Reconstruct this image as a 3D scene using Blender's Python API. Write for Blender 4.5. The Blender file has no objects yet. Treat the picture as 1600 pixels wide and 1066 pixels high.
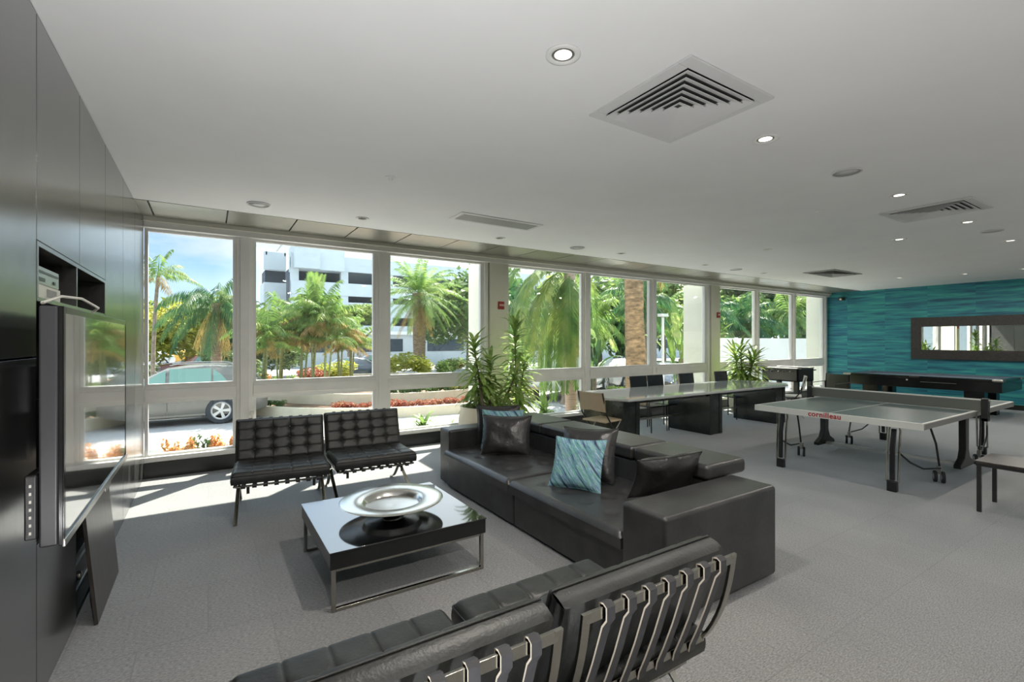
import bpy, bmesh, math, random
from mathutils import Vector, Matrix, Euler
R = math.radians
PI = math.pi
random.seed(7)
scene = bpy.context.scene
C = scene.collection
# ------------------------------------------------------------------ camera
cam_d = bpy.data.cameras.new('camera'); cam = bpy.data.objects.new('camera', cam_d); C.objects.link(cam)
cam.location = (0, 0, 1.6); cam.rotation_euler = (R(90), 0, R(-32.573))
cam_d.sensor_width = 36; cam_d.lens = 16.7175; cam_d.clip_start = .02; cam_d.clip_end = 500
scene.camera = cam
# ------------------------------------------------------------------ world: blue sky with thin cloud
w = bpy.data.worlds.new('sky'); scene.world = w; w.use_nodes = True
nt = w.node_tree; nt.nodes.clear()
def N(t, k, **kw):
    n = t.nodes.new(k)
    for a, b in kw.items():
        if a in n.inputs: n.inputs[a].default_value = b
        else: setattr(n, a, b)
    return n
out = N(nt, 'ShaderNodeOutputWorld'); bg = N(nt, 'ShaderNodeBackground', Strength=1.5)
tc = N(nt, 'ShaderNodeTexCoord'); sep = N(nt, 'ShaderNodeSeparateXYZ')
nt.links.new(tc.outputs['Generated'], sep.inputs[0])
rp = N(nt, 'ShaderNodeValToRGB'); el = rp.color_ramp.elements
el[0].position = 0.0; el[0].color = (.34, .43, .47, 1)
el[1].position = .42; el[1].color = (.66, .80, .95, 1)
for p_, c_ in ((.10, (.25, .36, .45)), (.17, (.12, .25, .42)), (.24, (.10, .23, .44))):
    e_ = el.new(p_); e_.color = (*c_, 1)
nt.links.new(sep.outputs[2], rp.inputs[0])
mp = N(nt, 'ShaderNodeMapping'); mp.inputs['Scale'].default_value = (1, 1, 2.6)
nz = N(nt, 'ShaderNodeTexNoise', Scale=3.1, Detail=7.0, Roughness=.55)
nt.links.new(tc.outputs['Generated'], mp.inputs[0]); nt.links.new(mp.outputs[0], nz.inputs['Vector'])
cr = N(nt, 'ShaderNodeValToRGB'); cr.color_ramp.elements[0].position = .50; cr.color_ramp.elements[1].position = .70
nt.links.new(nz.outputs[0], cr.inputs[0])
mx = N(nt, 'ShaderNodeMixRGB'); mx.inputs[2].default_value = (.40, .42, .44, 1)      # thin cloud
nt.links.new(cr.outputs[0], mx.inputs[0]); nt.links.new(rp.outputs[0], mx.inputs[1])
# bright haze round the sun's side of the sky
dp = N(nt, 'ShaderNodeVectorMath', operation='DOT_PRODUCT'); dp.inputs[1].default_value = (.69, .72, 0)
nt.links.new(tc.outputs['Generated'], dp.inputs[0])
hz_ = N(nt, 'ShaderNodeMapRange'); hz_.inputs[1].default_value = .72; hz_.inputs[2].default_value = .93
nt.links.new(dp.outputs['Value'], hz_.inputs[0])
m2 = N(nt, 'ShaderNodeMixRGB'); m2.inputs[2].default_value = (.78, .84, .88, 1)
nt.links.new(hz_.outputs[0], m2.inputs[0]); nt.links.new(mx.outputs[0], m2.inputs[1])
nt.links.new(m2.outputs[0], bg.inputs[0]); nt.links.new(bg.outputs[0], out.inputs[0])
# ------------------------------------------------------------------ sun
sd = bpy.data.lights.new('sun', 'SUN'); sd.energy = 10; sd.angle = R(.6); sd.color = (1, .95, .86)
so = bpy.data.objects.new('sun', sd); C.objects.link(so)
so.rotation_euler = Vector((-.55, -.57, -1)).to_track_quat('-Z', 'Y').to_euler()
def area(name, loc, sx, sy, watt, rot=(0, 0, 0), col=(1, 1, 1)):
    d = bpy.data.lights.new(name, 'AREA'); d.shape = 'RECTANGLE'; d.size = sx; d.size_y = sy; d.energy = watt; d.color = col
    o = bpy.data.objects.new(name, d); C.objects.link(o); o.location = loc; o.rotation_euler = rot
    return o
# unseen fill lamps added to brighten the room, aimed up at the ceiling
area('ceiling_fill', (-.2, .2, .35), .1, .1, 48, (R(180), 0, 0))
area('ceiling_fill', (6.0, -3.2, .7), .1, .1, 24, (R(180), 0, 0))
area('ceiling_fill', (11.0, -3.2, .7), .1, .1, 24, (R(180), 0, 0))
scene.view_settings.view_transform = 'Standard'; scene.view_settings.look = 'None'
scene.view_settings.exposure = 0.92; scene.view_settings.gamma = 1.0
scene.view_settings.use_curve_mapping = False
scene.cycles.max_bounces = 8; scene.cycles.diffuse_bounces = 4; scene.cycles.glossy_bounces = 4
scene.cycles.transparent_max_bounces = 10; scene.cycles.transmission_bounces = 4
scene.cycles.sample_clamp_indirect = 4.0; scene.cycles.caustics_reflective = False; scene.cycles.caustics_refractive = False

# ------------------------------------------------------------------ materials
def mat(name, col, rough=.5, metal=0, spec=.5, nscale=0, namt=.1, bump=0, bscale=40, stretch=None, coat=0, sheen=0, emit=None, transl=0, dark=None, ramp=None, rotz=0, bdist=.01, objrand=0):
    m = bpy.data.materials.new(name); m.use_nodes = True
    t = m.node_tree; b = t.nodes['Principled BSDF']
    b.inputs['Base Color'].default_value = (*col, 1); b.inputs['Roughness'].default_value = rough
    b.inputs['Metallic'].default_value = metal; b.inputs['Specular IOR Level'].default_value = spec
    b.inputs['Coat Weight'].default_value = coat; b.inputs['Coat Roughness'].default_value = .08
    b.inputs['Sheen Weight'].default_value = sheen
    src = None
    if nscale or bump:
        tcn = N(t, 'ShaderNodeTexCoord'); mpn = N(t, 'ShaderNodeMapping')
        if stretch: mpn.inputs['Scale'].default_value = stretch
        mpn.inputs['Rotation'].default_value = (0, 0, rotz)
        t.links.new(tcn.outputs['Object'], mpn.inputs[0]); src = mpn.outputs[0]
    if nscale:
        n1 = N(t, 'ShaderNodeTexNoise', Scale=nscale, Detail=5.0, Roughness=.6); t.links.new(src, n1.inputs['Vector'])
        r1 = N(t, 'ShaderNodeValToRGB'); t.links.new(n1.outputs[0], r1.inputs[0])
        ee = r1.color_ramp.elements
        if ramp:
            ee[0].position = ramp[0][0]; ee[0].color = (*ramp[0][1], 1); ee[1].position = ramp[-1][0]; ee[1].color = (*ramp[-1][1], 1)
            for p_, c_ in ramp[1:-1]:
                q = ee.new(p_); q.color = (*c_, 1)
        else:
            d_ = dark or tuple(c * (1 - namt * 2) for c in col)
            ee[0].position = .32; ee[0].color = (*d_, 1); ee[1].position = .68; ee[1].color = (*[min(1, c * (1 + namt)) for c in col], 1)
        last = r1.outputs[0]
        if objrand:
            oi = N(t, 'ShaderNodeObjectInfo'); hs = N(t, 'ShaderNodeHueSaturation')
            mr = N(t, 'ShaderNodeMapRange'); mr.inputs[3].default_value = 1 - objrand; mr.inputs[4].default_value = 1 + objrand
            t.links.new(oi.outputs['Random'], mr.inputs[0]); t.links.new(mr.outputs[0], hs.inputs['Value']); t.links.new(last, hs.inputs['Color']); last = hs.outputs[0]
        t.links.new(last, b.inputs['Base Color'])
        colsock = last
    else: colsock = None
    if bump:
        n2 = N(t, 'ShaderNodeTexNoise', Scale=bscale, Detail=4.0); t.links.new(src, n2.inputs['Vector'])
        bp = N(t, 'ShaderNodeBump', Strength=bump, Distance=bdist); t.links.new(n2.outputs[0], bp.inputs['Height']); t.links.new(bp.outputs[0], b.inputs['Normal'])
    if transl:
        tr = N(t, 'ShaderNodeBsdfTranslucent'); tr.inputs[0].default_value = (*col, 1)
        if colsock: t.links.new(colsock, tr.inputs[0])
        ms = N(t, 'ShaderNodeMixShader', Fac=transl); o_ = t.nodes['Material Output']
        t.links.new(b.outputs[0], ms.inputs[1]); t.links.new(tr.outputs[0], ms.inputs[2]); t.links.new(ms.outputs[0], o_.inputs[0])
    if emit:
        b.inputs['Emission Color'].default_value = (*emit[0], 1); b.inputs['Emission Strength'].default_value = emit[1]
    return m
def glassmat(name, tint, refl_ior=1.5, rough=0.0):
    m = bpy.data.materials.new(name); m.use_nodes = True; t = m.node_tree; t.nodes.clear()
    o = N(t, 'ShaderNodeOutputMaterial'); tr = N(t, 'ShaderNodeBsdfTransparent'); tr.inputs[0].default_value = (*tint, 1)
    g = N(t, 'ShaderNodeBsdfGlossy', Roughness=rough); f = N(t, 'ShaderNodeFresnel', IOR=refl_ior); s = N(t, 'ShaderNodeMixShader')
    ge = N(t, 'ShaderNodeNewGeometry'); mr = N(t, 'ShaderNodeMapRange'); mr.inputs[3].default_value = refl_ior; mr.inputs[4].default_value = 1 / refl_ior
    t.links.new(ge.outputs['Backfacing'], mr.inputs[0]); t.links.new(mr.outputs[0], f.inputs['IOR'])
    t.links.new(f.outputs[0], s.inputs[0]); t.links.new(tr.outputs[0], s.inputs[1]); t.links.new(g.outputs[0], s.inputs[2]); t.links.new(s.outputs[0], o.inputs[0])
    return m
M = {}
M['ceil'] = mat('ceiling_paint', (.88, .88, .88), .9, nscale=1.2, namt=.015)
M['cream'] = mat('cream_paint', (.80, .78, .66), .7, nscale=2, namt=.02)
M['white'] = mat('white_paint', (.82, .82, .80), .5)
M['alu'] = mat('window_aluminium', (.84, .83, .79), .38, metal=.0, nscale=3, namt=.03)
M['sill'] = mat('sill_paint', (.8, .8, .77), .4)
M['black'] = mat('black_plastic', (.015, .015, .016), .35)
M['recess'] = mat('black_recess', (.012, .012, .013), .6)
M['base'] = mat('black_baseboard', (.02, .022, .02), .35)
M['chrome'] = mat('polished_steel', (.42, .41, .37), .16, metal=1)
M['steel'] = mat('brushed_steel', (.50, .49, .46), .28, metal=1, nscale=20, namt=.05, stretch=(1, 1, 12))
M['leather'] = mat('black_leather', (.028, .030, .029), .42, spec=.55, nscale=7, namt=.25, bump=.35, bscale=90, bdist=.004)
M['leather2'] = mat('sofa_leather', (.040, .040, .041), .36, spec=.75, nscale=5, namt=.25, bump=.3, bscale=60, bdist=.005)
M['wrinkle'] = mat('cushion_leather', (.032, .031, .032), .33, spec=.6, nscale=5, namt=.3, bump=.7, bscale=9, bdist=.02)
M['strap'] = mat('strap_leather', (.045, .045, .05), .5, nscale=20, namt=.1)
M['strapedge'] = mat('raw_strap_edge', (.62, .56, .46), .6)
M['blackglass'] = mat('black_glass', (.01, .011, .012), .03, spec=.9, coat=1)
M['lacquer'] = mat('black_lacquer', (.014, .015, .015), .12, spec=.5)
M['brown'] = mat('dark_stained_board', (.055, .045, .042), .3, nscale=4, namt=.25, stretch=(12, 12, 1))
M['mirror'] = mat('mirror_glass', (.9, .92, .9), .01, metal=1)
M['red'] = mat('red_plastic', (.35, .02, .015), .4)
M['pale'] = mat('pale_print', (.75, .45, .4), .5)
M['redpaint'] = mat('red_lettering', (.42, .012, .02), .5)
M['beige'] = mat('beige_plastic', (.55, .44, .30), .5, nscale=3, namt=.04)
M['whiteplastic'] = mat('white_plastic', (.75, .73, .66), .45)
M['tube'] = mat('dark_grey_tube', (.05, .05, .052), .35, metal=.6)
M['pp_top'] = mat('table_tennis_top', (.075, .105, .105), .33, nscale=1.5, namt=.06)
M['pp_line'] = mat('white_line', (.72, .74, .70), .45)
M['net'] = mat('net_mesh', (.16, .17, .15), .8)
M['cloth'] = mat('pool_cloth', (.10, .13, .17), .85)
M['tabletop'] = mat('pale_glass_top', (.62, .66, .65), .06, spec=.8, coat=.6)
M['darkwood'] = mat('dark_green_black_panel', (.022, .028, .026), .2, spec=.5, nscale=6, namt=.2)
M['pot'] = mat('cream_pot', (.80, .74, .56), .45, nscale=6, namt=.03)
M['soil'] = mat('soil', (.05, .035, .02), .9, nscale=20, namt=.3)
M['seatpad'] = mat('black_seat', (.02, .021, .024), .25)
M['soffit'] = mat('champagne_metal_panel', (.36, .35, .30), .33, metal=.75, nscale=2, namt=.05)
M['speakergrille'] = mat('grille_white', (.62, .62, .62), .7)
M['lampglow'] = mat('lamp_glow', (.9, .9, .86), .4, emit=((1, .93, .82), 1.3))
M['ventdark'] = mat('duct_dark', (.05, .05, .05), .7)
M['vent'] = mat('vent_white', (.70, .70, .70), .45)
M['ventgrey'] = mat('vent_grey', (.33, .33, .32), .6)
# wood veneer wall: vertical grain, glossy
def woodmat():
    m = bpy.data.materials.new('dark_veneer'); m.use_nodes = True; t = m.node_tree; b = t.nodes['Principled BSDF']
    tcn = N(t, 'ShaderNodeTexCoord'); mpn = N(t, 'ShaderNodeMapping'); mpn.inputs['Scale'].default_value = (30, 30, .9)
    t.links.new(tcn.outputs['Object'], mpn.inputs[0])
    n1 = N(t, 'ShaderNodeTexNoise', Scale=3.0, Detail=6.0, Roughness=.65); t.links.new(mpn.outputs[0], n1.inputs['Vector'])
    r1 = N(t, 'ShaderNodeValToRGB'); t.links.new(n1.outputs[0], r1.inputs[0])
    r1.color_ramp.elements[0].position = .3; r1.color_ramp.elements[0].color = (.035, .036, .037, 1)
    r1.color_ramp.elements[1].position = .7; r1.color_ramp.elements[1].color = (.062, .062, .062, 1)
    t.links.new(r1.outputs[0], b.inputs['Base Color'])
    r2 = N(t, 'ShaderNodeMapRange'); r2.inputs[3].default_value = .17; r2.inputs[4].default_value = .25
    t.links.new(n1.outputs[0], r2.inputs[0]); t.links.new(r2.outputs[0], b.inputs['Roughness'])
    b.inputs['Specular IOR Level'].default_value = 1.0; b.inputs['Coat Weight'].default_value = .6; b.inputs['Coat Roughness'].default_value = .22
    b.inputs['IOR'].default_value = 1.75
    bp = N(t, 'ShaderNodeBump', Strength=.04, Distance=.003); t.links.new(n1.outputs[0], bp.inputs['Height']); t.links.new(bp.outputs[0], b.inputs['Normal'])
    return m
M['wood'] = woodmat()
def carpetmat():
    m = bpy.data.materials.new('carpet_tiles'); m.use_nodes = True; t = m.node_tree; b = t.nodes['Principled BSDF']
    tcn = N(t, 'ShaderNodeTexCoord')
    br = N(t, 'ShaderNodeTexBrick', Scale=1.0, offset=.5); br.inputs['Mortar Size'].default_value = .004; br.inputs['Brick Width'].default_value = .62; br.inputs['Row Height'].default_value = .62
    br.inputs['Color1'].default_value = (.262, .258, .250, 1); br.inputs['Color2'].default_value = (.290, .285, .277, 1); br.inputs['Mortar'].default_value = (.225, .22, .212, 1)
    br.inputs['Mortar Smooth'].default_value = .3
    t.links.new(tcn.outputs['Object'], br.inputs['Vector'])
    mpn = N(t, 'ShaderNodeMapping'); mpn.inputs['Scale'].default_value = (55, 165, 55); t.links.new(tcn.outputs['Object'], mpn.inputs[0])
    n1 = N(t, 'ShaderNodeTexNoise', Scale=1.0, Detail=3.0, Roughness=.7); t.links.new(mpn.outputs[0], n1.inputs['Vector'])
    r1 = N(t, 'ShaderNodeValToRGB'); r1.color_ramp.elements[0].position = .3; r1.color_ramp.elements[0].color = (.35, .35, .36, 1); r1.color_ramp.elements[1].position = .72; r1.color_ramp.elements[1].color = (1.6, 1.58, 1.55, 1)
    t.links.new(n1.outputs[0], r1.inputs[0])
    n3 = N(t, 'ShaderNodeTexNoise', Scale=.9, Detail=4.0); t.links.new(tcn.outputs['Object'], n3.inputs['Vector'])
    r3 = N(t, 'ShaderNodeValToRGB'); r3.color_ramp.elements[0].position = .35; r3.color_ramp.elements[0].color = (.86, .86, .86, 1); r3.color_ramp.elements[1].position = .65; r3.color_ramp.elements[1].color = (1.08, 1.08, 1.08, 1)
    t.links.new(n3.outputs[0], r3.inputs[0])
    x1 = N(t, 'ShaderNodeMixRGB', blend_type='MULTIPLY'); x1.inputs[0].default_value = 1; t.links.new(br.outputs[0], x1.inputs[1]); t.links.new(r1.outputs[0], x1.inputs[2])
    x2 = N(t, 'ShaderNodeMixRGB', blend_type='MULTIPLY'); x2.inputs[0].default_value = 1; t.links.new(x1.outputs[0], x2.inputs[1]); t.links.new(r3.outputs[0], x2.inputs[2])
    t.links.new(x2.outputs[0], b.inputs['Base Color']); b.inputs['Roughness'].default_value = .8
    b.inputs['Specular IOR Level'].default_value = .35
    b.inputs['Sheen Weight'].default_value = .6; b.inputs['Sheen Roughness'].default_value = .5; b.inputs['Sheen Tint'].default_value = (.8, .9, 1, 1)
    bp = N(t, 'ShaderNodeBump', Strength=.6, Distance=.006); t.links.new(n1.outputs[0], bp.inputs['Height']); t.links.new(bp.outputs[0], b.inputs['Normal'])
    return m
M['carpet'] = carpetmat()
def tealmat():
    m = bpy.data.materials.new('teal_grasscloth'); m.use_nodes = True; t = m.node_tree; b = t.nodes['Principled BSDF']
    tcn = N(t, 'ShaderNodeTexCoord'); mpn = N(t, 'ShaderNodeMapping'); mpn.inputs['Scale'].default_value = (1, .55, 9)
    # panel offset: strips of the wallcovering every 0.9 m shift the streaks
    sx = N(t, 'ShaderNodeSeparateXYZ'); t.links.new(tcn.outputs['Object'], sx.inputs[0])
    dv = N(t, 'ShaderNodeMath', operation='DIVIDE'); dv.inputs[1].default_value = .92; t.links.new(sx.outputs[1], dv.inputs[0])
    fl = N(t, 'ShaderNodeMath', operation='FLOOR'); t.links.new(dv.outputs[0], fl.inputs[0])
    ml = N(t, 'ShaderNodeMath', operation='MULTIPLY'); ml.inputs[1].default_value = .37; t.links.new(fl.outputs[0], ml.inputs[0])
    cb = N(t, 'ShaderNodeCombineXYZ'); t.links.new(ml.outputs[0], cb.inputs[0]); 
    ad = N(t, 'ShaderNodeVectorMath', operation='ADD'); t.links.new(tcn.outputs['Object'], ad.inputs[0]); t.links.new(cb.outputs[0], ad.inputs[1])
    t.links.new(ad.outputs[0], mpn.inputs[0])
    n1 = N(t, 'ShaderNodeTexNoise', Scale=1.7, Detail=8.0, Roughness=.62); t.links.new(mpn.outputs[0], n1.inputs['Vector'])
    r1 = N(t, 'ShaderNodeValToRGB'); t.links.new(n1.outputs[0], r1.inputs[0]); ee = r1.color_ramp.elements
    ee[0].position = .33; ee[0].color = (.008, .075, .13, 1); ee[1].position = .68; ee[1].color = (.055, .40, .36, 1)
    q = ee.new(.45); q.color = (.015, .17, .24, 1); q = ee.new(.56); q.color = (.03, .27, .27, 1)
    t.links.new(r1.outputs[0], b.inputs['Base Color']); b.inputs['Roughness'].default_value = .55
    return m
M['teal'] = tealmat()
def stripemat():
    m = bpy.data.materials.new('blue_green_streak_fabric'); m.use_nodes = True; t = m.node_tree; b = t.nodes['Principled BSDF']
    tcn = N(t, 'ShaderNodeTexCoord'); mpn = N(t, 'ShaderNodeMapping'); mpn.inputs['Scale'].default_value = (1.0, 1.0, 1); mpn.inputs['Rotation'].default_value = (0, 0, R(-40))
    t.links.new(tcn.outputs['Object'], mpn.inputs[0])
    mp2 = N(t, 'ShaderNodeMapping'); mp2.inputs['Scale'].default_value = (30, 2.0, 1); t.links.new(mpn.outputs[0], mp2.inputs[0])
    n1 = N(t, 'ShaderNodeTexNoise', Scale=1.6, Detail=4.0, Roughness=.6); t.links.new(mp2.outputs[0], n1.inputs['Vector'])
    r1 = N(t, 'ShaderNodeValToRGB'); t.links.new(n1.outputs[0], r1.inputs[0]); ee = r1.color_ramp.elements
    ee[0].position = .32; ee[0].color = (.02, .03, .06, 1); ee[1].position = .72; ee[1].color = (.55, .85, .78, 1)
    for p_, c_ in ((.40, (.07, .10, .26)), (.46, (.16, .48, .40)), (.50, (.14, .18, .42)), (.54, (.45, .70, .80)), (.58, (.16, .45, .22)), (.63, (.20, .38, .62))):
        q = ee.new(p_); q.color = (*c_, 1)
    t.links.new(r1.outputs[0], b.inputs['Base Color']); b.inputs['Roughness'].default_value = .6
    return m
M['stripe'] = stripemat()
M['glass'] = glassmat('window_glass', (.97, .985, .975))
# exterior
M['pave'] = mat('pale_concrete_paving', (.42, .41, .40), .8, nscale=1.4, namt=.08, bump=.2, bscale=20)
M['kerb'] = mat('kerb_concrete', (.62, .60, .52), .8, nscale=3, namt=.05)
M['planterwall'] = mat('planter_render', (.62, .56, .42), .8, nscale=2, namt=.05)
M['mulch'] = mat('mulch', (.22, .14, .09), .95, nscale=8, namt=.3)
M['bldg'] = mat('white_render', (.55, .60, .62), .8, nscale=.4, namt=.04)
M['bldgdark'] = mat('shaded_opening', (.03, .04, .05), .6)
M['winblue'] = mat('dark_window_glass', (.04, .06, .08), .1)
M['extwhite'] = mat('garden_wall_render', (.72, .71, .64), .8, nscale=1, namt=.03)
def leafm(name, c1, c2, c3, sc=1.3, tl=.45):
    return mat(name, c2, .5, spec=.4, nscale=sc, ramp=[(.3, c1), (.5, c2), (.72, c3)], transl=tl, objrand=.18)
M['leaf_palm'] = leafm('palm_leaf', (.05, .12, .03), (.16, .28, .06), (.42, .46, .12))
M['leaf_palmdark'] = leafm('dark_palm_leaf', (.02, .07, .03), (.06, .15, .05), (.22, .30, .08))
M['leaf_dry'] = leafm('dry_frond', (.20, .13, .04), (.36, .26, .08), (.56, .44, .16))
M['leaf_yellow'] = leafm('yellow_green_leaf', (.16, .20, .03), (.38, .40, .06), (.62, .56, .12), .8)
M['leaf_tree'] = leafm('tree_leaf', (.03, .07, .03), (.09, .16, .05), (.26, .30, .12), .8)
M['leaf_bright'] = leafm('bright_leaf', (.09, .18, .04), (.21, .32, .08), (.44, .48, .18), 1.2)
M['leaf_red'] = leafm('red_leaf', (.22, .04, .03), (.40, .12, .07), (.40, .32, .14), 6)
M['leaf_orange'] = leafm('orange_croton_leaf', (.42, .10, .05), (.68, .36, .12), (.72, .68, .30), 3)
M['leaf_house'] = leafm('dracaena_leaf', (.12, .22, .05), (.28, .42, .10), (.66, .70, .30), 7, .45)
M['bark'] = mat('palm_bark', (.34, .24, .16), .9, nscale=5, namt=.3, bump=1, bscale=9, bdist=.04, stretch=(1, 1, 5))
M['barkthick'] = mat('date_palm_bark', (.42, .27, .14), .9, nscale=3, namt=.35, bump=1, bscale=7, bdist=.06, stretch=(1, 1, 2.5))
M['barkgrey'] = mat('grey_bark', (.25, .20, .15), .9, nscale=5, namt=.25, bump=.6, bscale=12, bdist=.02)
M['stemgreen'] = mat('green_stem', (.25, .28, .10), .6, nscale=8, namt=.3, stretch=(1, 1, 6))
M['carsilver'] = mat('champagne_car_paint', (.14, .135, .115), .35, metal=.2, coat=.35)
M['carwhite'] = mat('white_car_paint', (.75, .75, .72), .3, coat=1)
M['caryellow'] = mat('yellow_car_paint', (.70, .38, .05), .3, coat=1)
M['cardark'] = mat('dark_car_paint', (.04, .05, .07), .25, coat=1)
M['carred'] = mat('maroon_car_paint', (.15, .05, .04), .25, coat=1)
M['carglass'] = mat('car_window_glass', (.16, .30, .25), .05, spec=.5)
M['tyre'] = mat('tyre_rubber', (.03, .035, .04), .8)
M['rim'] = mat('alloy_rim', (.60, .60, .58), .35, metal=.3)
M['tail'] = mat('tail_lamp', (.5, .02, .02), .3)

# ------------------------------------------------------------------ mesh helpers
class B:
    def __init__(s): s.v = []; s.f = []; s.m = []
    def add(s, vs, fs, mi=0, T=None):
        o = len(s.v)
        s.v += [tuple(T @ Vector(p)) for p in vs] if T is not None else [tuple(p) for p in vs]
        s.f += [tuple(o + i for i in f) for f in fs]; s.m += [mi] * len(fs); return s
    def box(s, x0, x1, y0, y1, z0, z1, mi=0, T=None):
        return s.add([(x0,y0,z0),(x1,y0,z0),(x1,y1,z0),(x0,y1,z0),(x0,y0,z1),(x1,y0,z1),(x1,y1,z1),(x0,y1,z1)],
              [(0,3,2,1),(4,5,6,7),(0,1,5,4),(1,2,6,5),(2,3,7,6),(3,0,4,7)], mi, T)
    def prism(s, poly, a, b, axis='x', mi=0, T=None):      # poly in the other two axes
        n = len(poly)
        def P(p, h): return {'x': (h, p[0], p[1]), 'y': (p[0], h, p[1]), 'z': (p[0], p[1], h)}[axis]
        return s.add([P(p, a) for p in poly] + [P(p, b) for p in poly],
              [tuple(range(n))[::-1], tuple(range(n, 2 * n))] + [(i, (i + 1) % n, n + (i + 1) % n, n + i) for i in range(n)], mi, T)
    def tube(s, pts, r, n=8, mi=0, T=None, cap=True):
        pts = [Vector(p) for p in pts]; k = len(pts); rs = r if isinstance(r, (list, tuple)) else [r] * k
        vs = []; up = None
        for i, p in enumerate(pts):
            d = (pts[min(i + 1, k - 1)] - pts[max(i - 1, 0)]).normalized()
            if up is None:
                up = Vector((0, 0, 1)) if abs(d.z) < .9 else Vector((1, 0, 0))
            a = d.cross(up).normalized(); b_ = a.cross(d).normalized(); up = b_
            for j in range(n):
                t = 2 * PI * j / n; vs.append(p + a * math.cos(t) * rs[i] + b_ * math.sin(t) * rs[i])
        fs = [(i * n + j, i * n + (j + 1) % n, (i + 1) * n + (j + 1) % n, (i + 1) * n + j) for i in range(k - 1) for j in range(n)]
        if cap: fs += [tuple(range(n))[::-1], tuple(range((k - 1) * n, k * n))]
        return s.add(vs, fs, mi, T)
    def strip(s, pts, w, t, mi=0, emi=None, T=None):        # flat bar in the YZ plane, width w along X
        k = len(pts); vs = []
        for i, p in enumerate(pts):
            a = pts[max(i - 1, 0)]; b_ = pts[min(i + 1, k - 1)]
            d = Vector((b_[0] - a[0], b_[1] - a[1])).normalized(); nrm = Vector((-d.y, d.x)) * t / 2
            for sx in (-w / 2, w / 2):
                for sg in (-1, 1): vs.append((sx, p[0] + nrm.x * sg, p[1] + nrm.y * sg))
        fs = []; o = len(s.v)
        em = mi if emi is None else emi
        V_ = [tuple(T @ Vector(p)) for p in vs] if T is not None else vs
        s.v += V_
        for i in range(k - 1):
            a = o + 4 * i; b_ = a + 4
            for q, mm in (((a, b_, b_ + 2, a + 2), mi), ((a + 1, a + 3, b_ + 3, b_ + 1), mi), ((a, a + 1, b_ + 1, b_), em), ((a + 2, b_ + 2, b_ + 3, a + 3), em)):
                s.f.append(q); s.m.append(mm)
        s.f += [(o, o + 2, o + 3, o + 1), (o + 4 * k - 4, o + 4 * k - 3, o + 4 * k - 1, o + 4 * k - 2)]; s.m += [em, em]
        return s
    def lathe(s, prof, n=32, c=(0, 0, 0), mi=0, T=None, cap=True):
        vs = []; k = len(prof)
        for r_, z in prof:
            for j in range(n): vs.append((c[0] + r_ * math.cos(2 * PI * j / n), c[1] + r_ * math.sin(2 * PI * j / n), c[2] + z))
        fs = [(i * n + j, i * n + (j + 1) % n, (i + 1) * n + (j + 1) % n, (i + 1) * n + j) for i in range(k - 1) for j in range(n)]
        if cap and prof[0][0] > .0005: fs.append(tuple(range(n))[::-1])
        if cap and prof[-1][0] > .0005: fs.append(tuple(range((k - 1) * n, k * n)))
        return s.add(vs, fs, mi, T)
    def grid(s, fn, nu, nv, mi=0, wrap=False, T=None):
        vs = [fn(i / nu, j / nv) for j in range(nv + 1) for i in range(nu + 1)]
        fs = [(j * (nu + 1) + i, j * (nu + 1) + i + 1, (j + 1) * (nu + 1) + i + 1, (j + 1) * (nu + 1) + i) for j in range(nv) for i in range(nu)]
        return s.add(vs, fs, mi, T)
    def mesh(s, name, mats, smooth=False, merge=0):
        me = bpy.data.meshes.new(name); me.from_pydata(s.v, [], s.f)
        for m_ in (mats if isinstance(mats, (list, tuple)) else [mats]): me.materials.append(m_)
        me.polygons.foreach_set('material_index', s.m)
        if merge:
            bm = bmesh.new(); bm.from_mesh(me); bmesh.ops.remove_doubles(bm, verts=bm.verts, dist=merge)
            bmesh.ops.recalc_face_normals(bm, faces=bm.faces); bm.to_mesh(me); bm.free()
        if smooth: me.polygons.foreach_set('use_smooth', [True] * len(me.polygons))
        me.update(); return me
    def build(s, name, mats, parent=None, smooth=False, bevel=0, seg=3, merge=0, loc=None, rot=None):
        o = bpy.data.objects.new(name, s.mesh(name, mats, smooth or bevel > 0, merge)); C.objects.link(o)
        if parent: o.parent = parent
        if loc: o.location = loc
        if rot: o.rotation_euler = rot
        if bevel:
            b_ = o.modifiers.new('bevel', 'BEVEL'); b_.width = bevel; b_.segments = seg; b_.limit_method = 'ANGLE'; b_.angle_limit = R(35); b_.harden_normals = True
        elif smooth:
            md = o.modifiers.new('es', 'EDGE_SPLIT'); md.split_angle = R(40)
        return o
def place(name, me, parent=None, loc=(0, 0, 0), rot=(0, 0, 0), sc=None):
    o = bpy.data.objects.new(name, me); C.objects.link(o); o.parent = parent; o.location = loc; o.rotation_euler = rot
    if sc: o.scale = sc if isinstance(sc, (list, tuple)) else (sc, sc, sc)
    return o
def thing(name, label, cat, loc=(0, 0, 0), rz=0, group=None):
    o = bpy.data.objects.new(name, None); C.objects.link(o); o.location = loc; o.rotation_euler = (0, 0, rz); o.empty_display_size = .1
    return tag(o, label, cat, group)
def tag(o, label, cat, group=None, kind=None):
    o['label'] = label; o['category'] = cat
    if group: o['group'] = group
    if kind: o['kind'] = kind
    return o
def struct(o): o['kind'] = 'structure'; return o
def dup(root, loc=None, rz=None, label=None, group=None):
    def cp(o, p):
        c = o.copy(); C.objects.link(c); c.parent = p
        for ch in list(o.children): cp(ch, c)
        return c
    r = cp(root, None)
    if loc: r.location = loc
    if rz is not None: r.rotation_euler = (0, 0, rz)
    if label: r['label'] = label
    if group: r['group'] = group
    return r
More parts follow.
